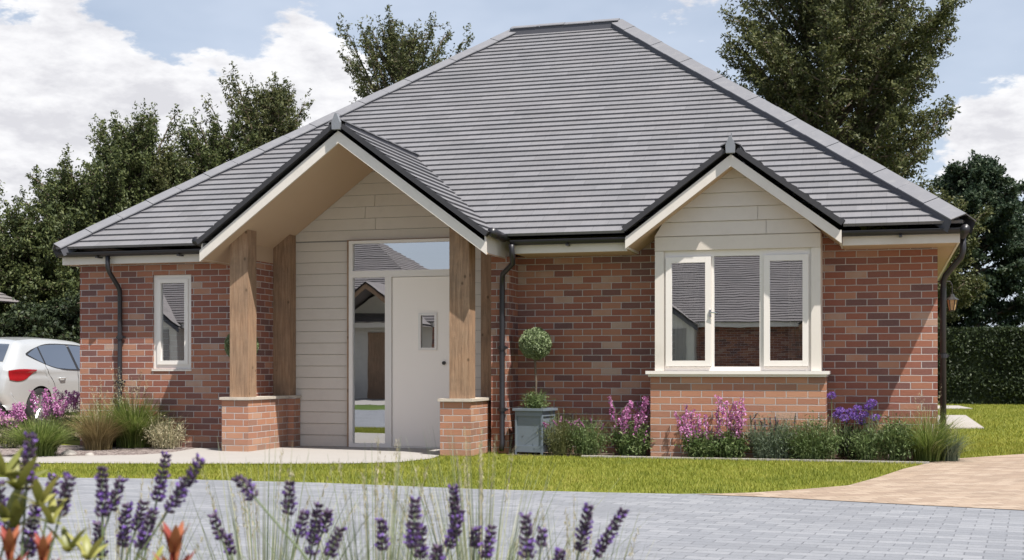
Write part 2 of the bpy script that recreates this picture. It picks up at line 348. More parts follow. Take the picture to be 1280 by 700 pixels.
def leaves_arr(C, length, width, up=.25, dirs=None):
    """diamond leaves centred at C"""
    N = len(C)
    a = unit(rng.normal(size=(N, 3)) + np.array([0, 0, up])) if dirs is None else unit(dirs + rng.normal(size=(N, 3))*.35)
    b = unit(np.cross(a, rng.normal(size=(N, 3))))
    l = length*rng.uniform(.6, 1.25, (N, 1)); w_ = width*rng.uniform(.6, 1.25, (N, 1))
    nn = np.cross(a, b)*w_*.35
    V = np.stack([C-a*l*.5, C+b*w_*.5+nn, C+a*l*.5, C-b*w_*.5+nn], 1).reshape(-1, 3)
    F = np.arange(4*N).reshape(N, 4)
    return V, F
def blades_arr(B, D, H, width, bend, seg=4):
    """tapering curved ribbons. B base (n,3), D horizontal lean dir (n,2), H length (n,), bend (n,)"""
    N = len(B); t = np.linspace(0, 1, seg+1)
    V = np.zeros((N, seg+1, 2, 3))
    side = np.stack([-D[:, 1], D[:, 0]], 1); ang = rng.uniform(-.9, .9, N)
    sx = side*np.cos(ang)[:, None] + D*np.sin(ang)[:, None]
    for i, tt in enumerate(t):
        out = H*bend*tt**1.9; z = H*tt*(1-.45*np.clip(bend, 0, 1.6)*tt)
        ctr = B + np.stack([D[:, 0]*out, D[:, 1]*out, z], 1)
        wd = np.full(N, width*(1-tt)**.6*.5 + .0002)
        for q, sg in ((0, -1), (1, 1)):
            V[:, i, q, :] = ctr; V[:, i, q, :2] += sg*sx*wd[:, None]
    V = V.reshape(-1, 3)
    base = np.arange(N)[:, None]*(2*(seg+1)); fs = []
    for i in range(seg): fs.append(base + np.array([2*i, 2*i+1, 2*i+3, 2*i+2]))
    return V, np.concatenate(fs, 0)
def joinarr(L):
    Vs, Fs, k = [], [], 0
    for V, F in L: Vs.append(V); Fs.append(F+k); k += len(V)
    return np.concatenate(Vs), np.concatenate(Fs)

# ------------------------------------------------------------------ the ground
def sheet(name, poly, z, mat, **kw):
    b = MB(); b.face([(x, y, z) for x, y in poly]); o = b.build(name, mat); tag(o, kind='structure'); return o
g = MB(); g.face([(-600, -300, -.012), (600, -300, -.012), (600, 900, -.012), (-600, 900, -.012)]); tag(g.build('ground', 'far_grass'), kind='structure')
sheet('lawn', [(-30, -4.2), (4, -5.6), (30, -5.6), (30, 30), (-30, 30)], -.006, 'grass_base')
edge_px = [(-420, 588), (-200, 592), (0, 596), (200, 598), (400, 603), (600, 611), (750, 615), (850, 617), (940, 616), (1000, 612), (1060, 607), (1100, 596), (1130, 586), (1165, 578), (1200, 573), (1280, 567.5), (1400, 563)]
edge = [G(*p) for p in edge_px]
drive_poly = [(-26, -13.2), (16, -13.2), (16, edge[-1][1])] + edge[::-1] + [(-26, edge[0][1])]
sheet('driveway', drive_poly, -.002, 'grey_pavers')
tan_px = [(870, 618), (935, 620.5), (1000, 623.5), (1140, 631), (1280, 638), (1420, 645)]
tan = [G(*p) for p in tan_px]
tan_up = [p for p, q in zip(edge, edge_px) if q[0] >= 940]
sheet('tan_driveway', [(tan[0][0], tan[0][1])] + tan[1:] + [(16, tan[-1][1]), (16, edge[-1][1])] + tan_up[::-1], .002, 'tan_pavers')
# grey path in front of the house and the porch floor
path_px = [(-420, 578), (0, 579), (200, 580), (400, 580), (450, 579.5), (500, 578), (540, 573.5), (556, 567)]
pth = [G(*p) for p in path_px]
path_top = [(-4.75, -.5), (-4.75, .24), (-7.6, .24), (-7.6, -.40), G(246, 560.5), G(232, 563), G(210, 566.5), G(170, 569), G(0, 571.5), G(-420, 571)]
sheet('porch_path', pth + path_top, .004, 'concrete')
sheet('gravel_bed', [G(-420, 571.6), G(0, 572), G(170, 569.5), G(210, 567), G(232, 563.5), G(246, 561), (-7.6, -.43), (-7.45, -.38), (-12, -.38), (-16, 1)], 0.0, 'gravel')
sheet('flower_bed', [(-3.55, -.62), (-3.03, -.58), (-.5, -.62), (.6, -.6), (.6, 0), (-4.1, 0), (-4.1, -.62)], .0, 'soil')
sheet('side_drive', [(-22, 1.2), (-9.9, 1.2), (-9.9, 12), (-22, 12)], .0, 'tan_pavers')
sheet('road', [(-200, -24), (200, -24), (200, -17), (-200, -17)], -.004, 'concrete')
sheet('planting_bed', [(-9, -14.4), (5, -14.4), (4.5, -10.2), (-7, -10.2)], .002, 'soil')
edg = MB(); edg.box(-3.2, .42, -.74, -.66, -.002, .016); tag(edg.build('stone_edging', 'flagstone', bevel=.004), 'pale thin stone edging between the lawn and the bed under the bay window', 'edging')
def slabthing(pts, label):
    b = MB(); b.slab(pts, 0, .02); tag(b.build('paving_slab', 'flagstone'), label, 'paving slab', 'paving slabs in the side lawn')
s1 = [G(1150, 536), G(1230, 536), G(1207, 520), G(1150, 520)]; slabthing(s1, 'larger pale paving slab in the grass just beyond the house corner')
s2 = [G(1160, 511.5), G(1216, 511.5), G(1198, 507.8), G(1160, 507.8)]; slabthing(s2, 'smaller pale paving slab farther back in the grass near the hedge')

# ------------------------------------------------------------------ the bungalow
house = empty('bungalow', 'red brick bungalow with a grey tiled hipped roof, oak porch and cream bay window', 'house', (-4.6, 0, 0))
house.location = (0, 0, 0)
def H(b, name, mat, par=house, **kw): return b.build(name, mat, par, **kw)
XL, XR = -9.717, .525; WT = 2.262
# walls: left wing at Y=-.28, right wall at Y=0
lw = MB(); wx0, wx1, wz0, wz1 = -8.686, -8.157, .955, 2.115
lw.box(XL, wx0, -.38, .0, 0, WT); lw.box(wx1, -7.29, -.38, .0, 0, WT); lw.box(wx0, wx1, -.38, .0, 0, wz0); lw.box(wx0, wx1, -.38, .0, wz1, WT)
H(lw, 'brick_wall', 'brick', shift=(.02, .005))
b = MB(); b.box(-7.50, -7.29, .0, .27, 0, WT); H(b, 'brick_wall', 'brick', shift=(.05, .005))
b = MB(); b.box(-4.33, -4.12, -.38, .0, 0, WT-.02); b.box(-4.33, -4.15, .001, .26, 0, WT+.1); H(b, 'brick_wall', 'brick', shift=(.1, .005))
rw = MB(); ox0, ox1, oz0, oz1 = -2.3, -.75, .9, 2.2
rw.box(-4.15, ox0, 0, .28, 0, WT); rw.box(ox1, XR, 0, .28, 0, WT); rw.box(ox0, ox1, 0, .28, 0, oz0); rw.box(ox0, ox1, 0, .28, oz1, WT)
H(rw, 'brick_wall', 'brick', shift=(.085, .005))
b = MB(); b.box(XR-.28, XR, .28, 10.2, 0, WT); H(b, 'brick_wall', 'brick')
b = MB(); b.box(XL, XL+.28, .0, 10.2, 0, WT); H(b, 'brick_wall', 'brick')
b = MB(); b.box(XL+.28, XR-.28, 9.9, 10.2, 0, WT); H(b, 'brick_wall', 'brick')
b = MB(); b.box(-7.315, -7.2885, -.379, .259, WT+.001, 2.56); H(b, 'soffit', 'soffit')
# interior shell
b = MB(); b.box(XL+.28, XR-.28, .28, 9.9, -.01, .02); b.box(XL+.28, XR-.28, .28, 9.9, 2.25, 2.259); b.box(XL+.29, XR-.29, 3.0, 3.1, .02, 2.25); b.box(-4.6, -4.5, .32, 3.0, .02, 2.25); b.box(-7.6, -7.5, .32, 3.0, .02, 2.25)
H(b, 'interior', 'room_wall')

# stepped tile courses on a slope. xf(s)->list of (x0,x1) spans; org point & direction per slope
GA = .15
def courses(b, spans, P0, du, dv, nrm, L, x_of=None, k0=0):
    """P0 origin, du unit along the course, dv unit up the slope, nrm slope normal; spans(s)->[(u0,u1)] extents at slope distance s"""
    K = int(math.ceil(L/GA)); T = .027
    for k in range(K):
        s0, s1 = k*GA, min((k+1)*GA+.015, L); a = spans(s0); c = spans(s1 if s1 <= L else L)
        for (a0, a1), (c0, c1) in zip(a, c):
            if a1-a0 < .02 and c1-c0 < .02: continue
            # split along the course so tiles get slight waviness
            m_ = max(1, int((a1-a0)/.93)); jit = [0]+[random.uniform(-.0025, .0025) for _ in range(m_-1)]+[0]
            for q in range(m_):
                f0, f1 = q/m_, (q+1)/m_
                ua, ub = a0+(a1-a0)*f0, a0+(a1-a0)*f1; uc, ud = c0+(c1-c0)*f0, c0+(c1-c0)*f1
                t0, t1 = T+jit[q], T+jit[q+1]
                A = P0+du*ua+dv*s0; B_ = P0+du*ub+dv*s0; C_ = P0+du*ud+dv*s1; D_ = P0+du*uc+dv*s1
                At, Bt = A+nrm*t0, B_+nrm*t1; Cn, Dn = C_+nrm*.004, D_+nrm*.004
                kk = k+k0
                b.face([At, Bt, Cn, Dn], [(ua, kk+.02), (ub, kk+.02), (ud, kk+.98), (uc, kk+.98)])
                b.face([A-nrm*.006, B_-nrm*.006, Bt, At], [(ua, kk+.02), (ub, kk+.02), (ub, kk+.03), (ua, kk+.03)])
EY, EZ, RY, RZ = -.68, 2.44, 5.0, 6.20
EXL, EXR = -9.852, .747; RXL, RXR = -5.62, -3.91
tp = (RZ-EZ)/(RY-EY); Lm = math.hypot(RY-EY, RZ-EZ)
dv = Vector((0, RY-EY, RZ-EZ)).normalized(); nr = Vector((0, -(RZ-EZ), RY-EY)).normalized(); X1 = Vector((1, 0, 0))
PC, PAZ, PT = -5.885, 3.725, .745      # porch gable centre, tile apex height, slope
BC, BAZ = -1.58, 3.335
BY = 10.7
def mainspans(s):
    f = s/Lm; x0 = EXL+(RXL-EXL)*f; x1 = EXR+(RXR-EXR)*f; z = EZ+s*dv.z
    cuts = []
    for c, az in ((PC, PAZ), (BC, BAZ)):
        hw = (az-z)/PT - .05
        if hw > 0: cuts.append((c-hw, c+hw))
        else: cuts.append((c, c))
    c_ = lambda v: min(max(v, x0), x1)
    return [(x0, c_(cuts[0][0])), (c_(cuts[0][1]), c_(cuts[1][0])), (c_(cuts[1][1]), x1)]
roof = MB(); courses(roof, mainspans, Vector((0, EY, EZ)), X1, dv, nr, Lm)
roofo = H(roof, 'roof', 'tile')
# hip ends and back slope
def slope_poly(b, A, B_, C_, D_):
    """A,B eave points (along du), C,D top points"""
    A, B_, C_, D_ = map(Vector, (A, B_, C_, D_)); du = (B_-A).normalized(); m_ = D_-A; dvv = (m_-du*m_.dot(du)); L = dvv.length; dvv.normalize(); nn = du.cross(dvv).normalized()
    tc0 = (D_-A).dot(du); tc1 = (C_-A).dot(du); W = (B_-A).length
    courses(b, lambda s: [(tc0*s/L, W+(tc1-W)*s/L)], A, du, dvv, nn, L)
b = MB()
slope_poly(b, (EXR, EY, EZ), (EXR, BY, EZ), (RXR, RY, RZ), (RXR, RY, RZ)); slope_poly(b, (EXL, BY, EZ), (EXL, EY, EZ), (RXL, RY, RZ), (RXL, RY, RZ))
slope_poly(b, (EXR, BY, EZ), (EXL, BY, EZ), (RXL, RY, RZ), (RXR, RY, RZ)); H(b, 'roof', 'tile')
# ridge and hip caps with dark skirts
def caps(A, B_, par, wide=.17, lift=.075, seg=.45, skd=.10):
    A, B_ = Vector(A), Vector(B_); d = (B_-A); L = d.length; d.normalize(); side = Vector((d.y, -d.x, 0)).normalized()
    up = side.cross(d).normalized(); up = up if up.z > 0 else -up
    cp = MB(); sk = MB(); k = max(1, round(L/seg)); sl_ = L/k
    dn = wide*math.tan(math.radians(24))
    for i in range(k):
        p, q = A+d*(i*sl_+.004), A+d*((i+1)*sl_-.004); e = .004*(i % 2)
        for sg in (1, -1):
            o_ = side*sg*wide - up*(dn)
            r0, r1 = p+up*(lift+e), q+up*(lift+e); s0, s1 = r0+o_, r1+o_
            fs = [r0, r1, s1, s0] if sg < 0 else [r0, s0, s1, r1]
            cp.face(fs); t0, t1 = s0-up*.012, s1-up*.012
            cp.face([s0, s1, t1, t0] if sg < 0 else [s0, t0, t1, s1])
        for pt, fl in ((p, 0), (q, 1)):
            r = pt+up*(lift+e); a_, c_ = r+side*wide-up*dn, r-side*wide-up*dn
            cp.face([r, a_, a_-up*.012, r-up*.012, c_-up*.012, c_])
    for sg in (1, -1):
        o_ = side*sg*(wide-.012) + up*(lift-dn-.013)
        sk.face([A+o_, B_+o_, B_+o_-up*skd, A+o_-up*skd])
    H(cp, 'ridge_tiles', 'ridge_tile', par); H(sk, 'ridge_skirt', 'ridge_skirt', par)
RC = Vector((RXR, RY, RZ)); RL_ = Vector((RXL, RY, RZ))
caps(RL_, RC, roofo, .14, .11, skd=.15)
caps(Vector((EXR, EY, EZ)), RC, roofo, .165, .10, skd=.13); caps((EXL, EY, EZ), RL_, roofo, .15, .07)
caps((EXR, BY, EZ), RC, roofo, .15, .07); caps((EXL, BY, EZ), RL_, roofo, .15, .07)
# fascia, soffit, gutter on the main eaves
FY = -.58; FB, FT = 2.248, 2.40
def run(x0, x1, wallY, par=house):
    b = MB(); b.box(x0, x1, FY, FY+.022, FB, FT); H(b, 'fascia', 'cream')
    b = MB(); b.box(x0, x1, FY+.024, wallY-.002, FB+.006, FB+.016); H(b, 'soffit', 'soffit')
    # half round gutter
    g_ = MB(); k = 9; r = .052; cy, cz = FY-.060, 2.385
    pr_ = [(cy+r*math.cos(math.pi+math.pi*i/k), cz+r*math.sin(math.pi+math.pi*i/k)) for i in range(k+1)]
    pr_ = [(cy-r-.006, cz+.004), (cy-r-.006, cz-.004)] + pr_ + [(cy+r, cz+.004)] + [(y_*1.0+0, z_) for y_, z_ in []]
    inn = [(cy+(r-.006)*math.cos(math.pi*i/k), cz-(r-.006)*math.sin(math.pi*i/k)) for i in range(k+1)]
    poly = pr_+inn
    for i in range(len(poly)):
        a, c = poly[i], poly[(i+1) % len(poly)]
        g_.face([(x0, *a), (x0, *c), (x1, *c), (x1, *a)])
    go = H(g_, 'gutter', 'black_plastic')
    br = MB(); nb = max(1, int((x1-x0)/.9))
    for i in range(nb):
        xx = x0+(x1-x0)*(i+.5)/nb; br.box(xx-.015, xx+.015, FY-.118, FY-.001, 2.315, 2.330)
    H(br, 'gutter_bracket', 'black_plastic', go)
run(EXL+.02, -7.60, -.38); run(-4.02, -2.72, 0.0); run(-.44, .721, 0.0)
# right overhang: fascia and soffit running back, left too
b = MB(); b.box(.70, .721, FY+.022, 10.4, FB, FT); H(b, 'fascia', 'cream')
b = MB(); b.box(XR+.002, .699, .0, 10.4, FB+.006, FB+.016); H(b, 'soffit', 'soffit')
b = MB(); b.box(-9.835, -9.815, FY+.022, 10.4, FB, FT); H(b, 'fascia', 'cream')
g_ = MB(); g_.tube([(.765, -.70, 2.372), (.765, 10.5, 2.372)], .05, 10); H(g_, 'gutter', 'black_plastic', smooth=True)

def gable(C, az, Yf, Yb, hw_end, bd, nm, soff_y, ridge_back):
    """gabled roof piece: tile apex az at Yf, half width hw_end, barge boards of depth bd"""
    sl_ = math.sqrt(1+PT*PT); Ls = hw_end*sl_
    rf = MB()
    for sg in (1, -1):
        du = Vector((0, 1, 0))*sg; dvv = Vector((-sg, 0, PT)).normalized(); nn = Vector((PT*sg, 0, 1)).normalized()
        O = Vector((C+sg*hw_end, Yf-.03, az-PT*hw_end))
        def sp(s, sg=sg):
            z = az-PT*hw_end+s*dvv.z; yb = EY+(z-EZ)/tp+.10; yb = max(yb, FY+.30 if nm == 'p' else -.40); d_ = yb-(Yf-.03)
            return [(0, d_)] if sg > 0 else [(-d_, 0)]
        courses(rf, sp, O, du, dvv, nn, Ls)
    ro = H(rf, 'gable_roof', 'tile')
    # underlay + verge (dark cloaked edge)
    for sg in (1, -1):
        vg = MB()
        for k in range(int(Ls/GA)):
            s0, s1 = k*GA, (k+1)*GA-.0005
            dvv = Vector((-sg, 0, PT)).normalized(); nn = Vector((PT*sg, 0, 1)).normalized(); O = Vector((C+sg*hw_end, 0, az-PT*hw_end))
            a, c = O+dvv*s0, O+dvv*s1; t = .022; u = -.038
            poly = [a+nn*u, c+nn*u, c+nn*.012, a+nn*t]
            if sg > 0: poly = poly[::-1]
            y0, y1 = Yf-.042, Yf+.04
            vg.face([(p.x, y0, p.z) for p in poly]); m_ = len(poly)
            for i in range(m_):
                p, q = poly[i], poly[(i+1) % m_]; vg.face([(p.x, y0, p.z), (p.x, y1, p.z), (q.x, y1, q.z), (q.x, y0, q.z)])
        H(vg, 'verge_trim', 'verge', ro)
    caps((C, Yf-.03, az-.02), (C, ridge_back, az-.02), ro, .11, .06)
    # end cap of the ridge
    ec = MB(); ec.prism([(C-.045, az-.10), (C+.045, az-.10), (C+.05, az-.02), (C+.012, az+.075), (C-.012, az+.075), (C-.05, az-.02)], Yf-.075, Yf-.02); H(ec, 'ridge_end_cap', 'lead', ro, bevel=.01)
    # barge boards
    zt = az-.105; tb = MB()
    for sg in (1, -1):
        he = hw_end-.02; T = lambda h_, off: zt-PT*h_-off
        off = bd*sl_
        poly = [(C+sg*he, T(he, off)), (C+sg*he, T(he, 0)-.005), (C, zt), (C, zt-off)]
        if sg > 0: poly = poly[::-1]
        if sg < 0: poly = poly
        # ensure ccw from -Y
        ar = sum(poly[i][0]*poly[(i+1) % 4][1]-poly[(i+1) % 4][0]*poly[i][1] for i in range(4))
        if ar < 0: poly = poly[::-1]
        bb = MB(); bb.prism(poly, Yf, Yf+.024); H(bb, 'bargeboard', 'cream')
        # sloping soffit
        z0 = T(0, off)+.008; z1 = T(he, off)+.008
        ss = MB(); pl = [(C+sg*he, z1), (C+sg*he, z1+.012), (C, z0+.012), (C, z0)]
        ar = sum(pl[i][0]*pl[(i+1) % 4][1]-pl[(i+1) % 4][0]*pl[i][1] for i in range(4))
        if ar < 0: pl = pl[::-1]
        ss.prism(pl, Yf+.026, soff_y); H(ss, 'soffit', 'soffit')
    return ro
# porch gable
gable(PC, PAZ, -1.14, 1.3, 1.75, .108, 'p', .255, 1.38)
# porch eave boxes: fascia returning to the wall, gutters
for sg in (1, -1):
    x = PC+sg*1.722; yb = -.03 if sg > 0 else -.385
    b = MB(); b.box(min(x, x-sg*.02), max(x, x-sg*.02), -1.114, yb, 2.222, 2.42); H(b, 'fascia', 'cream')
    b = MB(); xw = -4.33+.002 if sg > 0 else -7.29
    gx = PC+sg*1.785
    g_ = MB(); yb2 = -.72 if sg < 0 else -.66
    g_.tube([(gx, -1.13, 2.44), (gx, yb2, 2.42)], .05, 10); H(g_, 'gutter', 'black_plastic', smooth=True)
# oak posts
def post(x0, x1, y0, y1, z0, ztl, ztr):
    b = MB(); b.prism([(x0, z0), (x1, z0), (x1, ztr), (x0, ztl)], y0, y1); return H(b, 'oak_post', 'oak', bevel=.006)
def sof(x): return PAZ-.105-.108*math.sqrt(1+PT*PT)-PT*abs(x-PC)+.006
for (x0, x1, y0, y1) in ((-7.345, -7.115, -.92, -.70), (-4.650, -4.419, -.92, -.70)):
    post(x0, x1, y0, y1, .632, sof(x0), sof(x1))
post(-7.286, -7.062, .08, .252, .632, sof(-7.286), sof(-7.062)); post(-4.598, -4.362, .08, .252, .632, sof(-4.598), sof(-4.362))
# brick piers with side walls and coping
for (x0, x1) in ((-7.426, -7.087), (-4.746, -4.386)):
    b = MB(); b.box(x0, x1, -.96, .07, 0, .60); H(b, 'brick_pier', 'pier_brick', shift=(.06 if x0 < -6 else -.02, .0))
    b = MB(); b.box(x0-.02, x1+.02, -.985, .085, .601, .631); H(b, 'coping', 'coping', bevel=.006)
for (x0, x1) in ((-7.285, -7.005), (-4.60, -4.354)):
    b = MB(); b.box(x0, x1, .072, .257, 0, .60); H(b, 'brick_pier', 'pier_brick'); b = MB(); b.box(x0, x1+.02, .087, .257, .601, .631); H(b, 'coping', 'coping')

# lapped boards
def boards(x0f, x1f, Y, z0, z1, step=.142, phase=0.):
    b = MB(); z = z0-phase
    while z < z1-.01:
        a, c = max(z, z0), min(z+step, z1)
        zs = [a, c] if c-a < .05 else [a, c]
        X0a, X1a, X0c, X1c = x0f(a), x1f(a), x0f(c), x1f(c); parts_ = [(X0a, X1a, X0c, X1c)]
        if X1c-X0c > .9 and random.random() < .5:
            xm = X0c+(X1c-X0c)*random.uniform(.25, .75); parts_ = [(X0a, xm-.0025, X0c, xm-.0025), (xm+.0025, X1a, xm+.0025, X1c)]
        for xa0, xa1, xc0, xc1 in parts_:
            if xa1-xa0 < .01: continue
            t0, t1 = .022, .008
            b.face([(xa0, Y-t0, a+.004), (xa1, Y-t0, a+.004), (xc1, Y-t1, c), (xc0, Y-t1, c)])
            b.face([(xa0, Y, a+.004), (xa1, Y, a+.004), (xa1, Y-t0, a+.004), (xa0, Y-t0, a+.004)])
            b.face([(xa0, Y, a+.004), (xa0, Y-t0, a+.004), (xc0, Y-t1, c), (xc0, Y, c)]); b.face([(xa1, Y-t0, a+.004), (xa1, Y, a+.004), (xc1, Y, c), (xc1, Y-t1, c)])
        z += step
    return b
CY = .28
FX0, FX1, FZ = -6.33, -4.80, 2.525      # porch frame opening
hwz = lambda z: max(0., (PAZ-.105-.13-z)/PT + .04)
bl = boards(lambda z: max(-7.08, PC-hwz(z)), lambda z: FX0-.02, CY, .0, FZ, .142)
br_ = boards(lambda z: FX1+.02, lambda z: min(-4.30, PC+hwz(z)), CY, .0, FZ, .142)
bt_ = boards(lambda z: max(-7.2, PC-hwz(z)), lambda z: min(-4.28, PC+hwz(z)), CY, FZ+.012, 3.60, .142, .142-(FZ+.012) % .142+.0)
bl.v and [bl, br_, bt_]
for q in (br_, bt_):
    k = len(bl.v); bl.v += q.v; bl.f += [tuple(i+k for i in f) for f in q.f]; bl.uv += q.uv
H(bl, 'cladding', 'cladding')
b = MB(); b.prism([(-7.2, 0), (FX0-.004, 0), (FX0-.004, FZ+.004), (FX1+.004, FZ+.004), (FX1+.004, 0), (-4.3, 0), (-4.3, 2.40), (PC, 3.49), (-7.2, 2.45)], CY+.001, CY+.03); H(b, 'wall_backing', 'room_wall')
# timber trim left of the frame
b = MB(); b.box(FX0-.022, FX0-.002, .20, CY+.02, 0, FZ+.01); b.box(FX0-.022, FX1+.02, .22, CY+.02, FZ+.001, FZ+.011); H(b, 'timber_trim', 'oak')
# porch glazed screen
def frame(x0, x1, z0, z1, y0, y1, t, name='frame', mat='window_white', par=None, tb=None, bevel=.003):
    b = MB(); tb = t if tb is None else tb
    b.box(x0, x0+t, y0, y1, z0, z1); b.box(x1-t, x1, y0, y1, z0, z1); b.box(x0+t, x1-t, y0+.001, y1-.001, z1-t, z1); b.box(x0+t, x1-t, y0+.001, y1-.001, z0, z0+tb)
    return H(b, name, mat, par)
def pane(x0, x1, z0, z1, y, par):
    b = MB(); b.face([(x0, y, z0), (x1, y, z0), (x1, y, z1), (x0, y, z1)]); return H(b, 'pane', 'glass', par)
scr = MB()
scr.box(FX0, FX0+.05, .20, .27, 0, FZ); scr.box(FX1-.05, FX1, .20, .27, 0, FZ); scr.box(FX0+.05, FX1-.05, .201, .269, FZ-.035, FZ)
scr.box(FX0+.05, FX1-.05, .199, .268, 2.075, 2.155); scr.box(-5.855, -5.77, .198, .267, .0, 2.075); scr.box(FX0+.05, -5.855, .2, .268, 0, .05)
scr.box(-5.77, FX1-.05, .2, .29, 0, .018)
sc_ = H(scr, 'glazed_screen', 'window_white', bevel=.003)
pane(FX0+.05, FX1-.05, 2.155, FZ-.035, .235, sc_); pane(FX0+.05, -5.855, .05, 2.075, .235, sc_)
dr = MB(); dx0, dx1 = -5.765, FX1-.055; gx0, gx1, gz0, gz1 = -5.400, -5.215, 1.21, 1.61
dr.box(dx0, gx0, .215, .26, .022, 2.07); dr.box(gx1, dx1, .215, .26, .022, 2.07); dr.box(gx0, gx1, .215, .26, .022, gz0); dr.box(gx0, gx1, .215, .26, gz1, 2.07)
do = H(dr, 'front_door', 'door_paint')
frame(gx0-.025, gx1+.025, gz0-.025, gz1+.025, .200, .216, .03, 'door_window_frame', 'window_white', do)
pane(gx0, gx1, gz0, gz1, .232, do)
b = MB(); b.tube([(-4.90, .215, 1.05), (-4.90, .165, 1.05)], .012, 8); b.tube([(-4.90, .17, 1.05), (-5.01, .165, 1.045)], .009, 8); b.box(-4.92, -4.88, .206, .215, .96, 1.12); H(b, 'door_handle', 'chrome', do)
b = MB(); b.tube([(-5.10, .216, 1.03), (-5.10, .19, 1.03)], .022, 10); H(b, 'lock', 'lantern_metal', do)
b = MB(); b.box(-7.5, -4.3, .285, 1.6, .0, .018); H(b, 'hall_floor', 'dark_room')

# left window
wn = MB(); wy = -.355

b = MB(); b.box(wx0+.001, wx1-.001, -.29, -.28, wz0+.001, wz0+.02); H(b, 'window_reveal', 'dark_room')
fo = frame(wx0+.002, wx1-.002, wz0+.002, wz1-.002, wy, wy+.06, .05, 'window', 'window_white', house, .055)
so_ = frame(wx0+.052, wx1-.052, wz0+.057, wz1-.052, wy-.014, wy+.04, .05, 'sash', 'window_white', fo)
pane(wx0+.10, wx1-.10, wz0+.105, wz1-.10, wy+.015, fo)
b = MB(); b.box(wx0-.01, wx1+.01, -.392, -.30, wz0-.022, wz0-.001); H(b, 'window_sill', 'cream', fo, bevel=.003)

# bay window
bx0, bx1, bY = -2.482, -.616, -.47
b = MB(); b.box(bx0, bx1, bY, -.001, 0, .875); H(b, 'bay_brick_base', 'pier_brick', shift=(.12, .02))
b = MB(); b.box(bx0-.045, bx1+.035, bY-.055, -.002, .903, .938); b.box(bx0-.02, bx1+.01, bY-.03, -.003, .876, .902)
bay = H(b, 'bay_window', 'window_white', bevel=.005)
hz = 2.37-.01
ct = MB()
for x0, x1 in ((-2.432, -2.335), (-.765, -.668)):
    ct = MB(); ct.box(x0, x1, bY, -.002, .939, 2.245); H(ct, 'corner_post', 'cream', bay)
b = MB(); b.box(-2.432, -.668, bY-.012, -.002, 2.247, 2.395); H(b, 'header_board', 'cladding', bay, bevel=.003)
b = MB(); b.box(-2.334, -.766, bY+.03, bY+.12, 2.18, 2.246); b.box(-2.334, -.766, bY+.03, bY+.12, .939, .985); b.box(-2.334, -2.295, bY+.03, bY+.12, .985, 2.18); b.box(-.80, -.766, bY+.03, bY+.12, .985, 2.18)
wins = [P(p, 0, bY+.03).x for p in (835, 889, 950, 955, 1009)]
b.box(wins[1]+.002, wins[1]+.03, bY+.031, bY+.119, .985, 2.18); b.box(wins[2]-.004, wins[3]-.002, bY+.031, bY+.119, .985, 2.18)
H(b, 'frame', 'window_white', bay, bevel=.003)
for a_, c_ in ((wins[0]-.02, wins[1]), (wins[3], wins[4]+.015)):
    s_ = frame(a_, c_, .988, 2.177, bY+.004, bY+.07, .062, 'sash', 'window_white', bay); pane(a_+.062, c_-.062, 1.05, 2.115, bY+.03, bay)
pane(wins[1]+.03, wins[2]-.004, .985, 2.18, bY+.055, bay)
b = MB(); hx = wins[1]-.005; b.box(hx-.012, hx+.012, bY-.012, bY+.004, 1.52, 1.60); b.tube([(hx, bY-.02, 1.57), (hx+.06, bY-.025, 1.565)], .008, 6); H(b, 'window_latch', 'chrome', bay)
b = MB(); b.box(-2.43, -.67, -.35, 0, .942, .95); H(b, 'inner_sill', 'window_white', bay)
# roller/slatted detail inside is left to reflections; gable boards above the bay
for cx0, cx1 in ((-2.25, -1.98), (-1.02, -.80)):
    b = MB(); k_ = 14
    for i in range(k_):
        u0, u1 = cx0+(cx1-cx0)*i/k_, cx0+(cx1-cx0)*(i+1)/k_; y0_, y1_ = -.22+.02*math.sin(i*2.1), -.22+.02*math.sin((i+1)*2.1)
        b.face([(u0, y0_, .96), (u1, y1_, .96), (u1, y1_, 2.17), (u0, y0_, 2.17)])
    H(b, 'curtain', 'render', bay)
hb = lambda z: max(0., (BAZ-.215-z)/PT)
b = boards(lambda z: max(-2.432, BC-hb(z)), lambda z: min(-.668, BC+hb(z)), bY, 2.400, 3.16, .152); H(b, 'cladding', 'cladding')
b = MB(); b.prism([(-2.43, 2.397), (-.67, 2.397), (-.67, 2.42), (BC, 3.10), (-2.43, 2.42)], bY+.002, -.10); H(b, 'wall_backing', 'cladding')
gable(BC, BAZ, -.715, .7, 1.155, .10, 'b', bY-.001 if False else -.02, .62)
b = MB(); b.tube([(BC, -.66, BAZ+.03), (BC, -.66, BAZ+.13)], .006, 6); H(b, 'finial_wire', 'lead')
for sg in (1, -1):
    x = BC+sg*1.133; b = MB(); b.box(min(x, x-sg*.02), max(x, x-sg*.02), -.69, -.003, 2.262, 2.40); H(b, 'fascia', 'cream')
b = MB(); b.prism([(-2.72, WT+.002), (-.44, WT+.002), (-.44, 2.30), (BC, 3.05), (-2.72, 2.30)], .0, .1); H(b, 'brick_wall', 'brick', shift=(.085, .005))
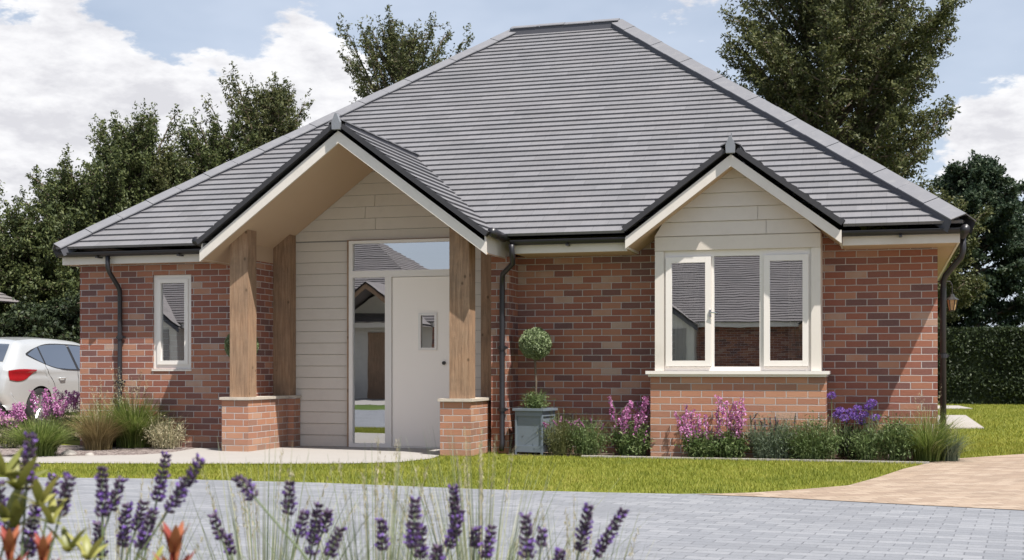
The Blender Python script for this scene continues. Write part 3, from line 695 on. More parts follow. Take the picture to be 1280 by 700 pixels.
# downpipes
def pipe(pts, r=.033, br=(), wallx=None):
    b = MB(); b.tube(pts, r, 10); o = H(b, 'downpipe', 'black_plastic', smooth=True)
    for (x, y, z) in br:
        c = MB(); c.tube([(x, y, z-.022), (x, y, z+.022)], r+.012, 10); c.box(x-.06, x+.06, y+.01, y+.03, z-.012, z+.012); H(c, 'pipe_bracket', 'black_plastic', o)
    return o
pipe([(-9.15, -.64, 2.35), (-9.15, -.64, 2.20), (-9.145, -.61, 2.14), (-9.125, -.47, 1.99), (-9.12, -.43, 1.94), (-9.12, -.422, 1.88), (-9.12, -.422, .10), (-9.12, -.47, .04)], .029, ((-9.12, -.422, 1.35), (-9.12, -.422, .80)))
pipe([(-4.00, -.70, 2.34), (-4.00, -.66, 2.22), (-4.01, -.60, 2.14), (-4.16, -.49, 2.03), (-4.18, -.44, 1.98), (-4.185, -.43, 1.88), (-4.185, -.43, .12), (-4.185, -.47, .04)], .031, ((-4.185, -.43, 1.2), (-4.185, -.43, .5)))
pipe([(.775, -.1, 2.36), (.775, -.1, 2.20), (.76, -.09, 2.14), (.61, .05, 1.96), (.588, .08, 1.90), (.585, .09, 1.8), (.585, .09, .05)], .033, ((.585, .09, 1.1), (.585, .09, .35)))

# lantern on the side wall
lt = P(1190, 378, 1.15); ln = empty('wall_lantern', 'small dark carriage lantern with amber glass hanging at the right side wall', 'lantern', lt)
b = MB(); b.lathe([(.001, .10), (.02, .095), (.035, .06), (.075, .035), (.078, .028), (.001, .028)], k=6); b.lathe([(.001, -.10), (.03, -.10), (.035, -.09), (.001, -.09)], k=6)
for j in range(6):
    a = 2*math.pi*j/6; b.tube([(.062*math.cos(a), .062*math.sin(a), .03), (.036*math.cos(a), .036*math.sin(a), -.09)], .005, 5)
b.build('lantern_cage', 'lantern_metal', ln)
b = MB(); b.lathe([(.056, .028), (.031, -.09)], k=6); b.build('lantern_glass', 'lantern_glass', ln)
b = MB(); b.tube([(0, 0, .10), (0, 0, .20), (-.02, 0, .24), (-.16, 0, .24)], .008, 6); b.box(-.18, -.16, -.04, .04, .12, .3); b.build('lantern_bracket', 'lantern_metal', ln)

# ------------------------------------------------------------------ plants
def vol_points(N, rad, hollow=.0):
    p = unit(rng.normal(size=(N, 3))); r = (hollow**3+(1-hollow**3)*rng.random((N, 1)))**(1/3); return p*r*np.array(rad)
def topiary(loc, rz, label, ball_r, ball_z, group='ball topiaries in painted planters'):
    t = empty('topiary_planter', label, 'planter', loc, group, rz)
    a = .17; b = MB()
    for sx in (-1, 1):
        for sy in (-1, 1): b.box(sx*a-(.02 if sx > 0 else -.0) - (0 if sx > 0 else 0), sx*a+(.0 if sx > 0 else .02), sy*a-(.02 if sy > 0 else 0), sy*a+(0 if sy > 0 else .02), 0, .49)
    b.box(-a+.021, a-.021, -a+.001, -a+.012, .03, .10); b.box(-a+.021, a-.021, -a+.001, -a+.012, .43, .489); b.box(a-.012, a-.001, -a+.021, a-.021, .03, .10); b.box(a-.012, a-.001, -a+.021, a-.021, .43, .489)
    b.box(-a+.021, a-.021, -a+.014, -a+.03, .03, .489); b.box(a-.03, a-.014, -a+.031, a-.021, .03, .489); b.box(-a+.002, -a+.014, -a+.021, a-.021, .03, .489); b.box(-a+.021, a-.031, a-.016, a-.004, .03, .489)
    b.build('planter_box', 'planter_paint', t, bevel=.003)
    b = MB(); r_ = a+.022; i_ = a-.03
    b.box(-r_, r_, -r_, -i_, .491, .518); b.box(-r_, r_, i_, r_, .491, .518); b.box(-r_, -i_, -i_+.001, i_-.001, .491, .517); b.box(i_, r_, -i_+.001, i_-.001, .491, .517); b.build('planter_rim', 'planter_paint', t, bevel=.003)
    b = MB(); b.box(-i_, i_, -i_, i_, .40, .47); b.build('soil', 'soil', t)
    b = MB(); b.tube([(0, 0, .45), (.012, 0, .8), (-.004, .004, 1.05), (0, 0, ball_z)], .012, 6); b.build('stem', 'bark', t)
    Cc = unit(rng.normal(size=(7500, 3)))*ball_r*(rng.uniform(.80, 1.0, (7500, 1)))
    Cc *= 1+.05*np.sin(Cc[:, :1]*40)*np.cos(Cc[:, 2:]*35); Cc[:, 2] = Cc[:, 2]*.98+ball_z
    V, F = leaves_arr(Cc, .024, .015, .2); npmesh('leaf_ball', V, F, 'box_leaf', t)
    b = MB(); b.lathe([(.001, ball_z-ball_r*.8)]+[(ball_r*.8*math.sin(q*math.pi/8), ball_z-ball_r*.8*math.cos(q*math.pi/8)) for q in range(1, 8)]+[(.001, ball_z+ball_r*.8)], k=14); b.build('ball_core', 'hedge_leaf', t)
    Cc = rng.normal(size=(1500, 3))*np.array([.062, .062, .06])+np.array([0, 0, .56]); Cc[:, 2] = np.maximum(Cc[:, 2], .47); V, F = leaves_arr(Cc, .034, .011, 1.)
    N = 170; an = rng.uniform(0, 6.28, N); D = np.stack([np.cos(an), np.sin(an)], 1); B_ = np.c_[D*.05, np.full(N, .47)]
    V2, F2 = blades_arr(B_, D, rng.uniform(.12, .34, N), .006, rng.uniform(.1, .5, N), 3)
    npmesh('underplanting', *joinarr([(V, F), (V2, F2)]), 'shrub_leaf', t)
    return t
pl = P(669, 0, -.38)
topiary((pl.x, -.38, 0), -.19, 'clipped ball topiary in a blue grey panelled planter beside the middle downpipe', .185, 1.245)
p2 = P(300, 0, -.60); topiary((p2.x+.02, -.60, 0), 0, 'clipped ball topiary mostly hidden behind the left porch post', .20, 1.24)

def grass_clump(x, y, R, Hh, N, label, mat='grass_blade', group='ornamental grasses by the house', spread=1., wid=.008, seeds=0, z=0., mat2=None):
    t = empty('ornamental_grass', label, 'grass clump', (x, y, z), group)
    an = rng.uniform(0, 2*math.pi, N); D = np.stack([np.cos(an), np.sin(an)], 1); r = R*.35*np.sqrt(rng.random(N)); B_ = np.c_[D*r[:, None]+rng.normal(size=(N, 2))*R*.05, np.zeros(N)]
    L_ = Hh*rng.uniform(.6, 1.2, N); V, F = blades_arr(B_, D, L_, wid, spread*rng.uniform(.1, 1.15, N), 5)
    npmesh('foliage', V, F, mat, t)
    if seeds:
        L2 = []
        for i in range(seeds):
            a = rng.uniform(0, 6.28); hh = Hh*rng.uniform(1.0, 1.5); ln_ = rng.uniform(.1, .5)*Hh
            p0 = np.array([0, 0, 0.]); tip = np.array([math.cos(a)*ln_, math.sin(a)*ln_, hh])
            C_ = p0+(tip-p0)*rng.uniform(.72, 1., (26, 1))+rng.normal(size=(26, 3))*.008
            L2.append(leaves_arr(C_, .03, .005, 2.))
        L2.append(blades_arr(np.zeros((seeds, 3)), unit(rng.normal(size=(seeds, 2))), Hh*rng.uniform(1., 1.4, seeds), .004, rng.uniform(.1, .4, seeds), 5))
        npmesh('seed_heads', *joinarr(L2), mat2 or 'straw', t)
    return t
def bush(name, x, y, rad, N, label, mat, cat='shrub', leaf=(.04, .014), up=.6, group=None, spikes=None, z=0., h0=.0):
    """loose mound of leafy stems"""
    t = empty(name, label, cat, (x, y, z), group); rx, ry, hh = rad
    S = 46; an = rng.uniform(0, 6.28, S); rr = np.sqrt(rng.random(S)); tips = np.stack([np.cos(an)*rr*rx, np.sin(an)*rr*ry, hh*(1-.35*rr**2)*rng.uniform(.6, 1.08, S)], 1)
    base = tips*np.array([.25, .25, 0]); sb = MB()
    k = rng.integers(0, S, N); tt = rng.uniform(.1, 1., (N, 1))**.7
    C_ = base[k]+(tips[k]-base[k])*tt+rng.normal(size=(N, 3))*np.array([.045, .045, .035])*(1.1)
    C_[:, 2] = np.maximum(C_[:, 2], .01); nb_ = N//16; an2 = rng.uniform(0, 6.28, nb_); D2 = np.stack([np.cos(an2), np.sin(an2)], 1); q2 = np.sqrt(rng.random((nb_, 1)))
    bl_ = blades_arr(np.c_[D2*q2*np.array([rx, ry])*.7, np.full(nb_, .02)], D2, hh*rng.uniform(.7, 1.35, nb_), .005, rng.uniform(.05, .6, nb_), 4)
    sel = rng.random(N) < .74; npmesh('foliage', *joinarr([leaves_arr(C_[sel], leaf[0]*1.1, leaf[1], up), bl_]), mat, t)
    for i in range(0, S, 2): sb.tube([tuple(base[i]), tuple((base[i]+tips[i])/2+np.array([0, 0, .01])), tuple(tips[i])], .003, 4, False)
    sb.build('stems', 'stem_green', t)
    if spikes:
        pm, cnt, lo, hi, fl, w_ = spikes; proto = None
        for i in range(cnt):
            a = rng.uniform(0, 6.28); r = math.sqrt(rng.random())
            bx_, by_ = math.cos(a)*rx*r*.85, math.sin(a)*ry*r*.85; top = rng.uniform(lo, hi); 
            n_ = 70; q = np.linspace(0, 1, n_)[:, None]; ww = w_*(1-.55*q)
            C_ = np.c_[rng.normal(size=(n_, 2))*ww*(.5 if w_ > .03 else .35), -q[:, 0]*0]+np.array([0, 0, 1.])*(-fl+fl*q)
            lean = rng.normal(size=2)*.06; C_[:, :2] += lean*(C_[:, 2:]+fl)/fl
            k_l = min(1., .28+w_*14); V, F = leaves_arr(C_, .031*k_l, .022*k_l, .1); 
            o = npmesh('flower_spike', V, F, pm, t); o.location = (bx_, by_, top)
            sb2 = MB(); sb2.tube([(0, 0, -fl-.25*hh), (0, 0, -fl*.5), (lean[0], lean[1], 0)], .003, 4, False); sb2.build('flower_stem', 'stem_green', o)
    return t
# left bed
grass_clump(*G(50, 570), .40, .42, 2200, 'rounded green grass tuft in the gravel, nearest the car', wid=.007, spread=.9)
q = G(122, 562); grass_clump(*q, .38, .48, 1300, 'bronze tinged grass clump below the left downpipe', 'bronze_blade', wid=.006, seeds=6, spread=.8)
q = G(128, 558); grass_clump(*q, .34, .58, 1100, 'tall yellow green grass clump against the left wall corner', wid=.008, seeds=14)
q = G(168, 559); grass_clump(*q, .44, .66, 2300, 'largest bright green grass clump under the narrow left window', wid=.009, seeds=24)
q = G(208, 561); bush('bronze_shrub', q[0], q[1], (.28, .2, .38), 2200, 'straw coloured low shrub at the right end of the gravel bed', 'straw', leaf=(.03, .009))
for i, (px, py, lab, hh) in enumerate(((-30, 560, 'pink flowering perennial cut by the left edge of the photo', .55), (12, 560, 'pink flowering perennial at the far left in front of the car tail', .50), (62, 555, 'pink flowering perennial in front of the car rear wheel', .62), (86, 550, 'pink flowering perennial against the brick corner beside the car', .62))):
    q = G(px, py); bush('pink_perennial', q[0], q[1], (.26, .2, hh*.7), 1300, lab, 'olive_leaf', 'flowers', group='pink perennials by the car', spikes=('pink_petal', 14, hh*.75, hh*1.15, .16, .05))
# a few stones by the corner
for i, (px, py, r) in enumerate(((86, 568, .09), (112, 569, .05))):
    q = G(px, py); b = MB(); b.lathe([(.001, r*.55), (r*.5, r*.5), (r*.9, r*.25), (r, .0)], k=9); o = b.build('rock', 'flagstone', smooth=True); o.location = (q[0], q[1], 0); tag(o, ('larger' if i == 0 else 'smaller')+' pale stone in the gravel bed near the brick corner', 'stone')
# right bed
def at(px, Y): return P(px, 0, Y).x
bush('lavender_shrub', at(700, -.5), -.5, (.20, .16, .44), 3200, 'olive leafed lavender shrub touching the planter', 'olive_leaf', leaf=(.035, .007), up=1.2, spikes=('pink_petal', 6, .36, .46, .06, .02))
bush('leafy_shrub', at(732, -.5), -.5, (.26, .16, .40), 3400, 'green leafy shrub with pale mauve tips right of the planter', 'shrub_leaf', leaf=(.035, .010), up=1., spikes=('pink_petal', 8, .34, .44, .06, .02))
bush('penstemon', at(789, -.42), -.42, (.24, .15, .36), 2300, 'magenta flowering perennial left of the bay base', 'shrub_leaf', 'flowers', leaf=(.05, .018), group='pink perennials under the windows', spikes=('pink_petal', 14, .42, .66, .28, .05))
bush('penstemon', at(876, -.60), -.58, (.22, .10, .28), 2000, 'paler pink perennial in front of the bay base, left of the tallest', 'shrub_leaf', 'flowers', leaf=(.05, .018), group='pink perennials under the windows', spikes=('pink_petal', 9, .40, .58, .26, .05))
bush('penstemon', at(912, -.60), -.58, (.18, .10, .30), 1800, 'tallest pink perennial in front of the middle of the bay base', 'shrub_leaf', 'flowers', leaf=(.05, .018), group='pink perennials under the windows', spikes=('pink_petal', 9, .5, .68, .3, .055))
bush('sage_shrub', at(965, -.60), -.58, (.30, .11, .44), 4200, 'grey green bush with thin dark seed spikes under the bay', 'sage_leaf', leaf=(.04, .010), up=1., spikes=('lavender_bud', 9, .40, .54, .10, .015))
bush('low_shrub', at(1015, -.60), -.58, (.34, .12, .42), 4600, 'bright green bush at the right corner of the bay base', 'shrub_leaf', leaf=(.045, .010), up=1., spikes=('straw', 10, .32, .42, .10, .015))
t = bush('agapanthus', at(1068, -.3), -.28, (.26, .16, .36), 1300, 'blue violet agapanthus in the shade beside the bay', 'hedge_leaf', 'flowers', leaf=(.08, .014), up=1.4)
for i in range(12):
    px = (1040, 1050, 1062, 1072, 1080, 1094, 1056, 1068, 1086, 1046, 1090, 1076)[i]; py = (494, 513, 515, 511, 518, 522, 522, 520, 508, 519, 503, 527)[i]
    c = P(px, py, -.3); V, F = leaves_arr(vol_points(110, (.052, .052, .04), .5), .03, .012, 0)
    o = npmesh('flower_head', V, F, 'violet_petal', t); o.location = (c.x-t.location.x, rng.uniform(-.12, .12), c.z)
    b = MB(); b.tube([(0, 0, -c.z+.05), (0, 0, 0)], .004, 4, False); b.build('flower_stem', 'stem_green', o)
bush('low_shrub', at(1085, -.5), -.48, (.2, .12, .34), 2000, 'small green bush in front of the blue violet flowers', 'shrub_leaf', leaf=(.035, .012), up=.8)
bush('leafy_shrub', at(1117, -.45), -.45, (.2, .14, .46), 2400, 'upright leafy shrub in the sunlit part of the right wall', 'shrub_leaf', leaf=(.045, .016), up=1.)
grass_clump(at(1160, -.3), -.32, .36, .56, 1000, 'green grass clump at the right corner of the house', wid=.007, seeds=5)
grass_clump(at(1184, -.2), -.22, .28, .34, 450, 'smaller straw tipped grass clump outside the right downpipe', 'sage_leaf', wid=.007, seeds=5)

# hedge
hx0, hx1, hy0, hy1, hh = .2, 16.0, 22.3, 23.5, 2.03
hg = empty('hedge', 'tall clipped dark green hedge beyond the side lawn', 'hedge', (8, 22.9, 0))
b = MB(); b.box(hx0-8+.08, hx1-8-.08, -.55, .55, 0, hh-.08); b.build('hedge_core', 'hedge_leaf', hg)
N = 42000; C_ = np.c_[rng.uniform(hx0-8, hx1-8, N)*1.0, -.6+rng.normal(size=N)*.04, rng.uniform(0, hh, N)]; C_[:, 1] += .03*np.sin(C_[:, 0]*3)+.03*np.sin(C_[:, 2]*7+C_[:, 0])
keep = C_[:, 0] < -2.; C_ = C_[keep | (rng.random(N) < .4)]
N2 = 9000; C2 = np.c_[rng.uniform(hx0-8, hx1-8, N2), rng.uniform(-.6, .6, N2), hh-.02+rng.normal(size=N2)*.035]
V, F = leaves_arr(np.concatenate([C_, C2]), .085, .05, .5); npmesh('hedge_leaves', V, F, 'hedge_leaf', hg)

# trees
def tree(label, x, y, h, R, z0, nleaf, mat, nlimb=34, leaf=(.105, .052), prof=None, rise=.55, name='tree', group='trees behind the bungalow', seed=1, droop=0., jag=.35, clump=.19):
    r_ = np.random.default_rng(seed); t = empty(name, label, 'tree', (x, y, 0), group)
    b = MB(); bend = r_.normal(size=2)*.05
    tp_ = [(bend[0]*q*q*h*.2, bend[1]*q*q*h*.2, q*h*.97) for q in np.linspace(0, 1, 7)]
    b.tube(tp_, [max(.012, h*.022*(1-q)**.8) for q in np.linspace(0, 1, 7)], 7, False)
    prof = prof or (lambda q: math.sin(math.pi*min(1, max(0, q))**.75)**.7)
    tips = []
    for i in range(nlimb):
        q = (i+.5)/nlimb; z = z0+(h*.95-z0)*q**.9; a = i*2.399+r_.uniform(-.4, .4)
        L = R*prof(q)*r_.uniform(1-jag, 1+jag*.6)+.15; up = rise*(1+q*.9)*r_.uniform(.6, 1.3)
        f = z/h; p0 = Vector((bend[0]*f*f*h*.2, bend[1]*f*f*h*.2, z)); d = Vector((math.cos(a), math.sin(a), 0))
        p1 = p0+d*L*.5+Vector((0, 0, L*.45*up)); p2 = p0+d*L+Vector((0, 0, L*up*1.05-droop*L)); 
        b.tube([p0, p1, p2], [h*.0075*(1-q*.6), h*.004, .008], 5, False)
        ns = max(5, int(6+L*5))
        for j in range(ns):
            u = .22+.78*(j+r_.random())/ns; pp = (p0*(1-u)**2+p1*2*u*(1-u)+p2*u*u) if False else (p0.lerp(p1, u*2) if u < .5 else p1.lerp(p2, u*2-1))
            aa = a+r_.uniform(-1.6, 1.6); l2 = (.25+.32*L*(1.1-u))*r_.uniform(.6, 1.3); dd = Vector((math.cos(aa), math.sin(aa), r_.uniform(-.15, .95)*rise*1.6-droop)).normalized()
            e = pp+dd*l2; b.tube([pp, e], [.016, .005], 4, False); tips.append((pp, e, 1.))
        tips.append((p1, p2+d*.15, 1.3)); tips.append((p2, p2+Vector((d.x*.12, d.y*.12, .38*rise)), .9))
    for j in range(10): e = Vector(tp_[-1]); tips.append((Vector(tp_[-2]), e+Vector((r_.normal()*.16, r_.normal()*.16, r_.uniform(-.2, .35))), 1.))
    b.build('trunk', 'bark', t)
    A = np.array([tuple(p[0]) for p in tips]); E_ = np.array([tuple(p[1]) for p in tips]); Wt = np.array([p[2]*max(.3, (p[1]-p[0]).length) for p in tips]); Wt /= Wt.sum()
    k = r_.choice(len(tips), nleaf, p=Wt); tt = r_.random((nleaf, 1))**.75
    C_ = A[k]+(E_[k]-A[k])*(tt*1.08)+r_.normal(size=(nleaf, 3))*clump*np.array([.55, .55, .42])*(.45+.55*(1-tt))
    V, F = leaves_arr(C_, leaf[0], leaf[1], .3); npmesh('crown', V, F, mat, t)
    return t
def TR(px, z, py_top, wpx, label, **kw):
    p = Pz(px, py_top, z); R = wpx/2*z/FPX; return tree(label, p.x, p.y, p.z, R, kw.pop('z0', 1.0), kw.pop('nleaf', 26000), kw.pop('mat', 'tree_leaf'), **kw)
up_prof = lambda q: (.62+.38*math.sin(math.pi*min(1, q*1.15)))*(1-q**3.6)+.12
TR(1038, 30, -90, 240, 'tallest dark green tree behind the right slope of the roof', nleaf=160000, nlimb=150, z0=2.0, prof=up_prof, mat='tree_leaf_warm', seed=3, rise=.7, leaf=(.10, .045), jag=.22, clump=.2)
TR(1222, 38, 198, 128, 'dense dark round crowned tree above the hedge at the right corner', nleaf=80000, nlimb=80, z0=.7, prof=lambda q: .62+.5*math.sin(math.pi*min(1, q*1.05))**.8*(1-.3*q)-.45*q**4, mat='cedar_leaf', seed=5, rise=.3, name='tree', jag=.22, clump=.22, leaf=(.13, .06))
TR(1165, 36, 250, 120, 'yellowish tree between the tallest tree and the conifer', nleaf=24000, nlimb=34, z0=1.5, seed=15, mat='tree_leaf_warm')
TR(506, 38, 50, 132, 'small pointed tree showing over the left hip of the roof', nleaf=42000, nlimb=90, z0=3., prof=lambda q: (.7+.3*math.sin(q*3.1))*(1-q**3)+.1, seed=8, rise=.95, mat='tree_leaf_warm', jag=.35, leaf=(.11, .045), clump=.16)
feather = lambda q: (1-q)**.75*.95+.10
TR(335, 34, 116, 170, 'tall wispy tree rising behind the left roof slope', nleaf=46000, nlimb=100, z0=1.2, prof=feather, seed=21, rise=.95, jag=.45, clump=.13, leaf=(.10, .04), mat='tree_leaf_warm')
TR(268, 33, 178, 150, 'feathery tree between the two tall trees on the left', nleaf=42000, nlimb=90, z0=.8, prof=feather, seed=9, rise=.9, jag=.45, clump=.14, leaf=(.10, .04))
TR(215, 32.5, 205, 130, 'lower feathery tree filling the dip right of the tree behind the brick corner', nleaf=34000, nlimb=80, z0=.8, prof=feather, seed=41, rise=.9, jag=.45, clump=.14, leaf=(.10, .04), mat='tree_leaf_warm')
TR(163, 32, 170, 170, 'tall green tree with feathery top behind the brick corner', nleaf=60000, nlimb=110, z0=.6, prof=feather, seed=12, rise=.95, jag=.45, clump=.14, leaf=(.10, .04))
TR(100, 31, 240, 170, 'bushy tree behind the white car', nleaf=52000, nlimb=90, z0=.5, prof=feather, seed=13, rise=.85, jag=.42, clump=.15, leaf=(.10, .045))
TR(40, 30, 290, 140, 'dark bushy tree above the roof of the car', nleaf=42000, nlimb=80, z0=.5, prof=feather, seed=14, rise=.7, clump=.16)
TR(-30, 33, 262, 90, 'thin tree at the left edge of the photo', nleaf=9000, nlimb=30, z0=.8, prof=up_prof, seed=18, rise=.9, jag=.5)
TR(-45, 29.5, 330, 120, 'low tree beside the neighbouring roof at the left edge', nleaf=14000, nlimb=30, z0=.3, seed=16, rise=.4)
TR(230, 29, 310, 200, 'low bush behind the left part of the house', nleaf=16000, nlimb=30, z0=.3, seed=17, rise=.5)
# low backdrop hedge row behind the car
for i, (px, top, wd) in enumerate(((38, 392, 110), (100, 380, 140))):
    TR(px, 27.5, top, wd, ('left' if i == 0 else 'right')+' one of two low dark bushes directly behind the white car', nleaf=16000, nlimb=30, z0=.15, seed=30+i, rise=.3, name='bush', mat='hedge_leaf', group='bushes behind the car', prof=lambda q: (1-q**3)+.05)
# ------------------------------------------------------------------ white car (nose towards +Y, origin at ground below rear axle centre)
carp = Pz(13, 0, 20.6)
def build_car():
    W0 = .90; t = empty('parked_car', 'white hatchback parked beside the left brick corner, seen from its rear', 'car', (carp.x-W0, carp.y+.78, 0))
    # profile over y: rear -.78 ... front 3.45
    top = [(-.74, .38), (-.79, .55), (-.77, .80), (-.71, .98), (-.62, 1.06), (-.44, 1.24), (-.24, 1.395), (.05, 1.435), (.5, 1.46), (1.0, 1.455), (1.5, 1.41), (1.9, 1.27), (2.3, 1.08), (2.55, .98), (3.0, .90), (3.3, .80), (3.44, .62), (3.46, .40)]
    def smooth_path(pts, n=5):
        out = []
        for i in range(len(pts)-1):
            p0, p1, p2, p3 = [Vector(pts[max(0, min(len(pts)-1, i+k))]) for k in (-1, 0, 1, 2)]
            for q in range(n):
                u = q/n; out.append(.5*((2*p1)+(-p0+p2)*u+(2*p0-5*p1+4*p2-p3)*u*u+(-p0+3*p1-3*p2+p3)*u**3))
        out.append(Vector(pts[-1])); return out
    prof = smooth_path(top, 12); PA = np.array([tuple(p) for p in prof])
    def halfw(y, z, edge=True):
        w_ = W0
        w_ -= .10*max(0, (-.25-y)/.5)**2 if y < -.25 else 0
        w_ -= .18*max(0, (y-2.6)/.86)**2 if y > 2.6 else 0
        if z > .93: w_ -= .27*(z-.93)/.5*1.0+.10*max(0, (z-1.3)/.15)**2*.3
        elif z > .80: w_ -= .012*math.sin((z-.80)/.13*math.pi)
        else: w_ -= .03*((.8-z)/.5)**2
        d = np.min(np.hypot(PA[:, 0]-y, PA[:, 1]-z)); r = .11
        if edge and d < r: w_ -= r*(1-math.sqrt(max(0, 1-(1-d/r)**2)))*.75
        return w_
    rad = .345; wheels = (0.0, 2.62)
    b = MB()
    # side grid between sill z=.22 and profile
    ys = np.linspace(-.79, 3.46, 86)
    def ztop(y):
        best = .35
        for i in range(len(PA)-1):
            (y0, z0), (y1, z1) = PA[i], PA[i+1]
            if min(y0, y1)-1e-6 <= y <= max(y0, y1)+1e-6:
                z = z0 if abs(y1-y0) < 1e-9 else z0+(z1-z0)*(y-y0)/(y1-y0); best = max(best, z)
        return best
    zb = .22; K = 22
    def arch(y):
        for wy_ in wheels:
            if abs(y-wy_) < rad+.02: return .315+math.sqrt(max(0, (rad+.02)**2-(y-wy_)**2))
        return zb
    cols = []; fine_p = prof; al = [0.]
    for i in range(1, len(fine_p)): al.append(al[-1]+(fine_p[i]-fine_p[i-1]).length)
    for p, a_ in zip(fine_p, al):
        yb_ = -.72+(3.40+.72)*a_/al[-1]; lo = arch(yb_)
        if yb_ < -.45: lo = .30
        cols.append([(yb_+(p[0]-yb_)*k/K, lo+(p[1]-lo)*k/K) for k in range(K+1)])
    for sg in (1, -1):
        i0 = len(b.v)
        for c in cols:
            for (y, z) in c: b.v.append((sg*halfw(y, z), y, z))
        for i in range(len(cols)-1):
            for k in range(K):
                q = (i0+i*(K+1)+k, i0+(i+1)*(K+1)+k, i0+(i+1)*(K+1)+k+1, i0+i*(K+1)+k+1); b.f.append(q if sg > 0 else q[::-1]); b.uv.append(None)
    # over-the-top strip
    i0 = len(b.v); M_ = 14
    for (y, z) in PA:
        w_ = halfw(y, z)
        for j in range(M_+1):
            u = -1+2*j/M_; cr = .035*(1-u*u) 
            i_ = min(range(len(PA)), key=lambda q: abs(PA[q][0]-y)+abs(PA[q][1]-z)); tn = PA[min(i_+1, len(PA)-1)]-PA[max(i_-1, 0)]; tn = tn/np.linalg.norm(tn); nn = np.array([-tn[1], tn[0]])
            b.v.append((u*w_, y+nn[0]*cr, z+nn[1]*cr))
    for i in range(len(PA)-1):
        for j in range(M_):
            b.f.append((i0+i*(M_+1)+j, i0+(i+1)*(M_+1)+j, i0+(i+1)*(M_+1)+j+1, i0+i*(M_+1)+j+1)[::-1]); b.uv.append(None)
    body = b.build('body', 'car_paint', t, smooth=True)
    def patch(poly, mat, name, off=.006, par=t, sg=1, ny=14, nz=8):
        """side patch, poly = list of (y, zlow, zhigh)"""
        m_ = MB(); i0 = 0; P_ = smooth_path([(p[0], p[1], p[2]) for p in poly], 4)
        for p in P_:
            for k in range(nz+1):
                z = p[1]+(p[2]-p[1])*k/nz; m_.v.append((sg*(halfw(p[0], z)+off), p[0], z))
        for i in range(len(P_)-1):
            for k in range(nz):
                q = (i*(nz+1)+k, (i+1)*(nz+1)+k, (i+1)*(nz+1)+k+1, i*(nz+1)+k+1); m_.f.append(q if sg > 0 else q[::-1]); m_.uv.append(None)
        return m_.build(name, mat, par, smooth=True)
    for sg in (1, -1):
        patch([(-.16, 1.185, 1.195), (.03, 1.095, 1.27), (.16, 1.045, 1.315)], 'car_glass', 'quarter_window', sg=sg)
        patch([(.20, 1.03, 1.325), (.45, .975, 1.355), (.75, .955, 1.365), (.98, .95, 1.362)], 'car_glass', 'side_window', sg=sg)
        patch([(1.05, .95, 1.36), (1.5, .945, 1.33), (1.8, .945, 1.22), (2.1, .95, 1.02)], 'car_glass', 'side_window', sg=sg)
        patch([(-.21, 1.175, 1.205), (.03, 1.082, 1.285), (.45, .960, 1.372), (.98, .935, 1.380), (1.5, .93, 1.35), (1.85, .93, 1.225), (2.15, .935, 1.02)], 'car_dark', 'window_trim', .002, sg=sg)
        patch([(-.70, .78, .93), (-.55, .76, .95), (-.40, .79, .955), (-.25, .87, .95), (-.12, .93, .945)], 'lamp_red', 'tail_lamp', .010, sg=sg)
        patch([(.24, .985, .995), (.30, .88, .99)], 'car_dark', 'door_seam', .003, sg=sg, nz=2) if False else None
        # seams as thin tubes sunk into the body
        for sm in ([(.18, 1.03), (.17, .98), (.22, .88), (.36, .70), (.40, .52), (.40, .30)], [(1.02, .95), (1.04, .6), (1.02, .26)]):
            s_ = MB(); s_.tube([(sg*(halfw(*q, False)-.001), q[0], q[1]) for q in [tuple(v) for v in smooth_path(sm, 4)]], .005, 5); s_.build('door_seam', 'car_dark', t)
        h_ = MB(); h_.tube([(sg*(W0+.0), .47, .80), (sg*(W0+.028), .50, .80), (sg*(W0+.028), .62, .805), (sg*(W0+.0), .65, .805)], .013, 6); h_.build('door_handle', 'car_paint', t, smooth=True)
    # rear window, number plate, bumper trim
    def rear(z0, z1, w_, mat, name, off):
        idx = [p for p in PA if p[0] < -.1 and z0 <= p[1] <= z1]; m_ = MB(); k_ = 10
        for i, p in enumerate(idx):
            ww = w_*(halfw(p[0], p[1])+.0)
            for j in range(k_+1):
                u = -1+2*j/k_; m_.v.append((u*ww, p[0]-off-.035*(1-(u*w_)**2)*.75, p[1]+off*.5+.012*(1-u*u)))
        for i in range(len(idx)-1):
            for j in range(k_): m_.f.append((i*(k_+1)+j, i*(k_+1)+j+1, (i+1)*(k_+1)+j+1, (i+1)*(k_+1)+j)); m_.uv.append(None)
        if len(idx) > 1: return m_.build(name, mat, t, smooth=True)
    rear(1.06, 1.36, .93, 'car_glass', 'rear_window', .012); rear(.78, .93, .45, 'car_paint', 'boot_panel', .006)
    b = MB(); b.box(-.26, .26, -.845, -.835, .60, .71); b.build('number_plate', 'lantern_glass', t)
    b = MB(); b.box(-.72, .72, -.80, -.70, .28, .40); b.build('bumper_insert', 'car_dark', t, bevel=.02)
    b = MB(); b.box(-.8, .8, -.6, 3.3, .2, .9); b.build('underbody', 'car_dark', t)
    proto = None
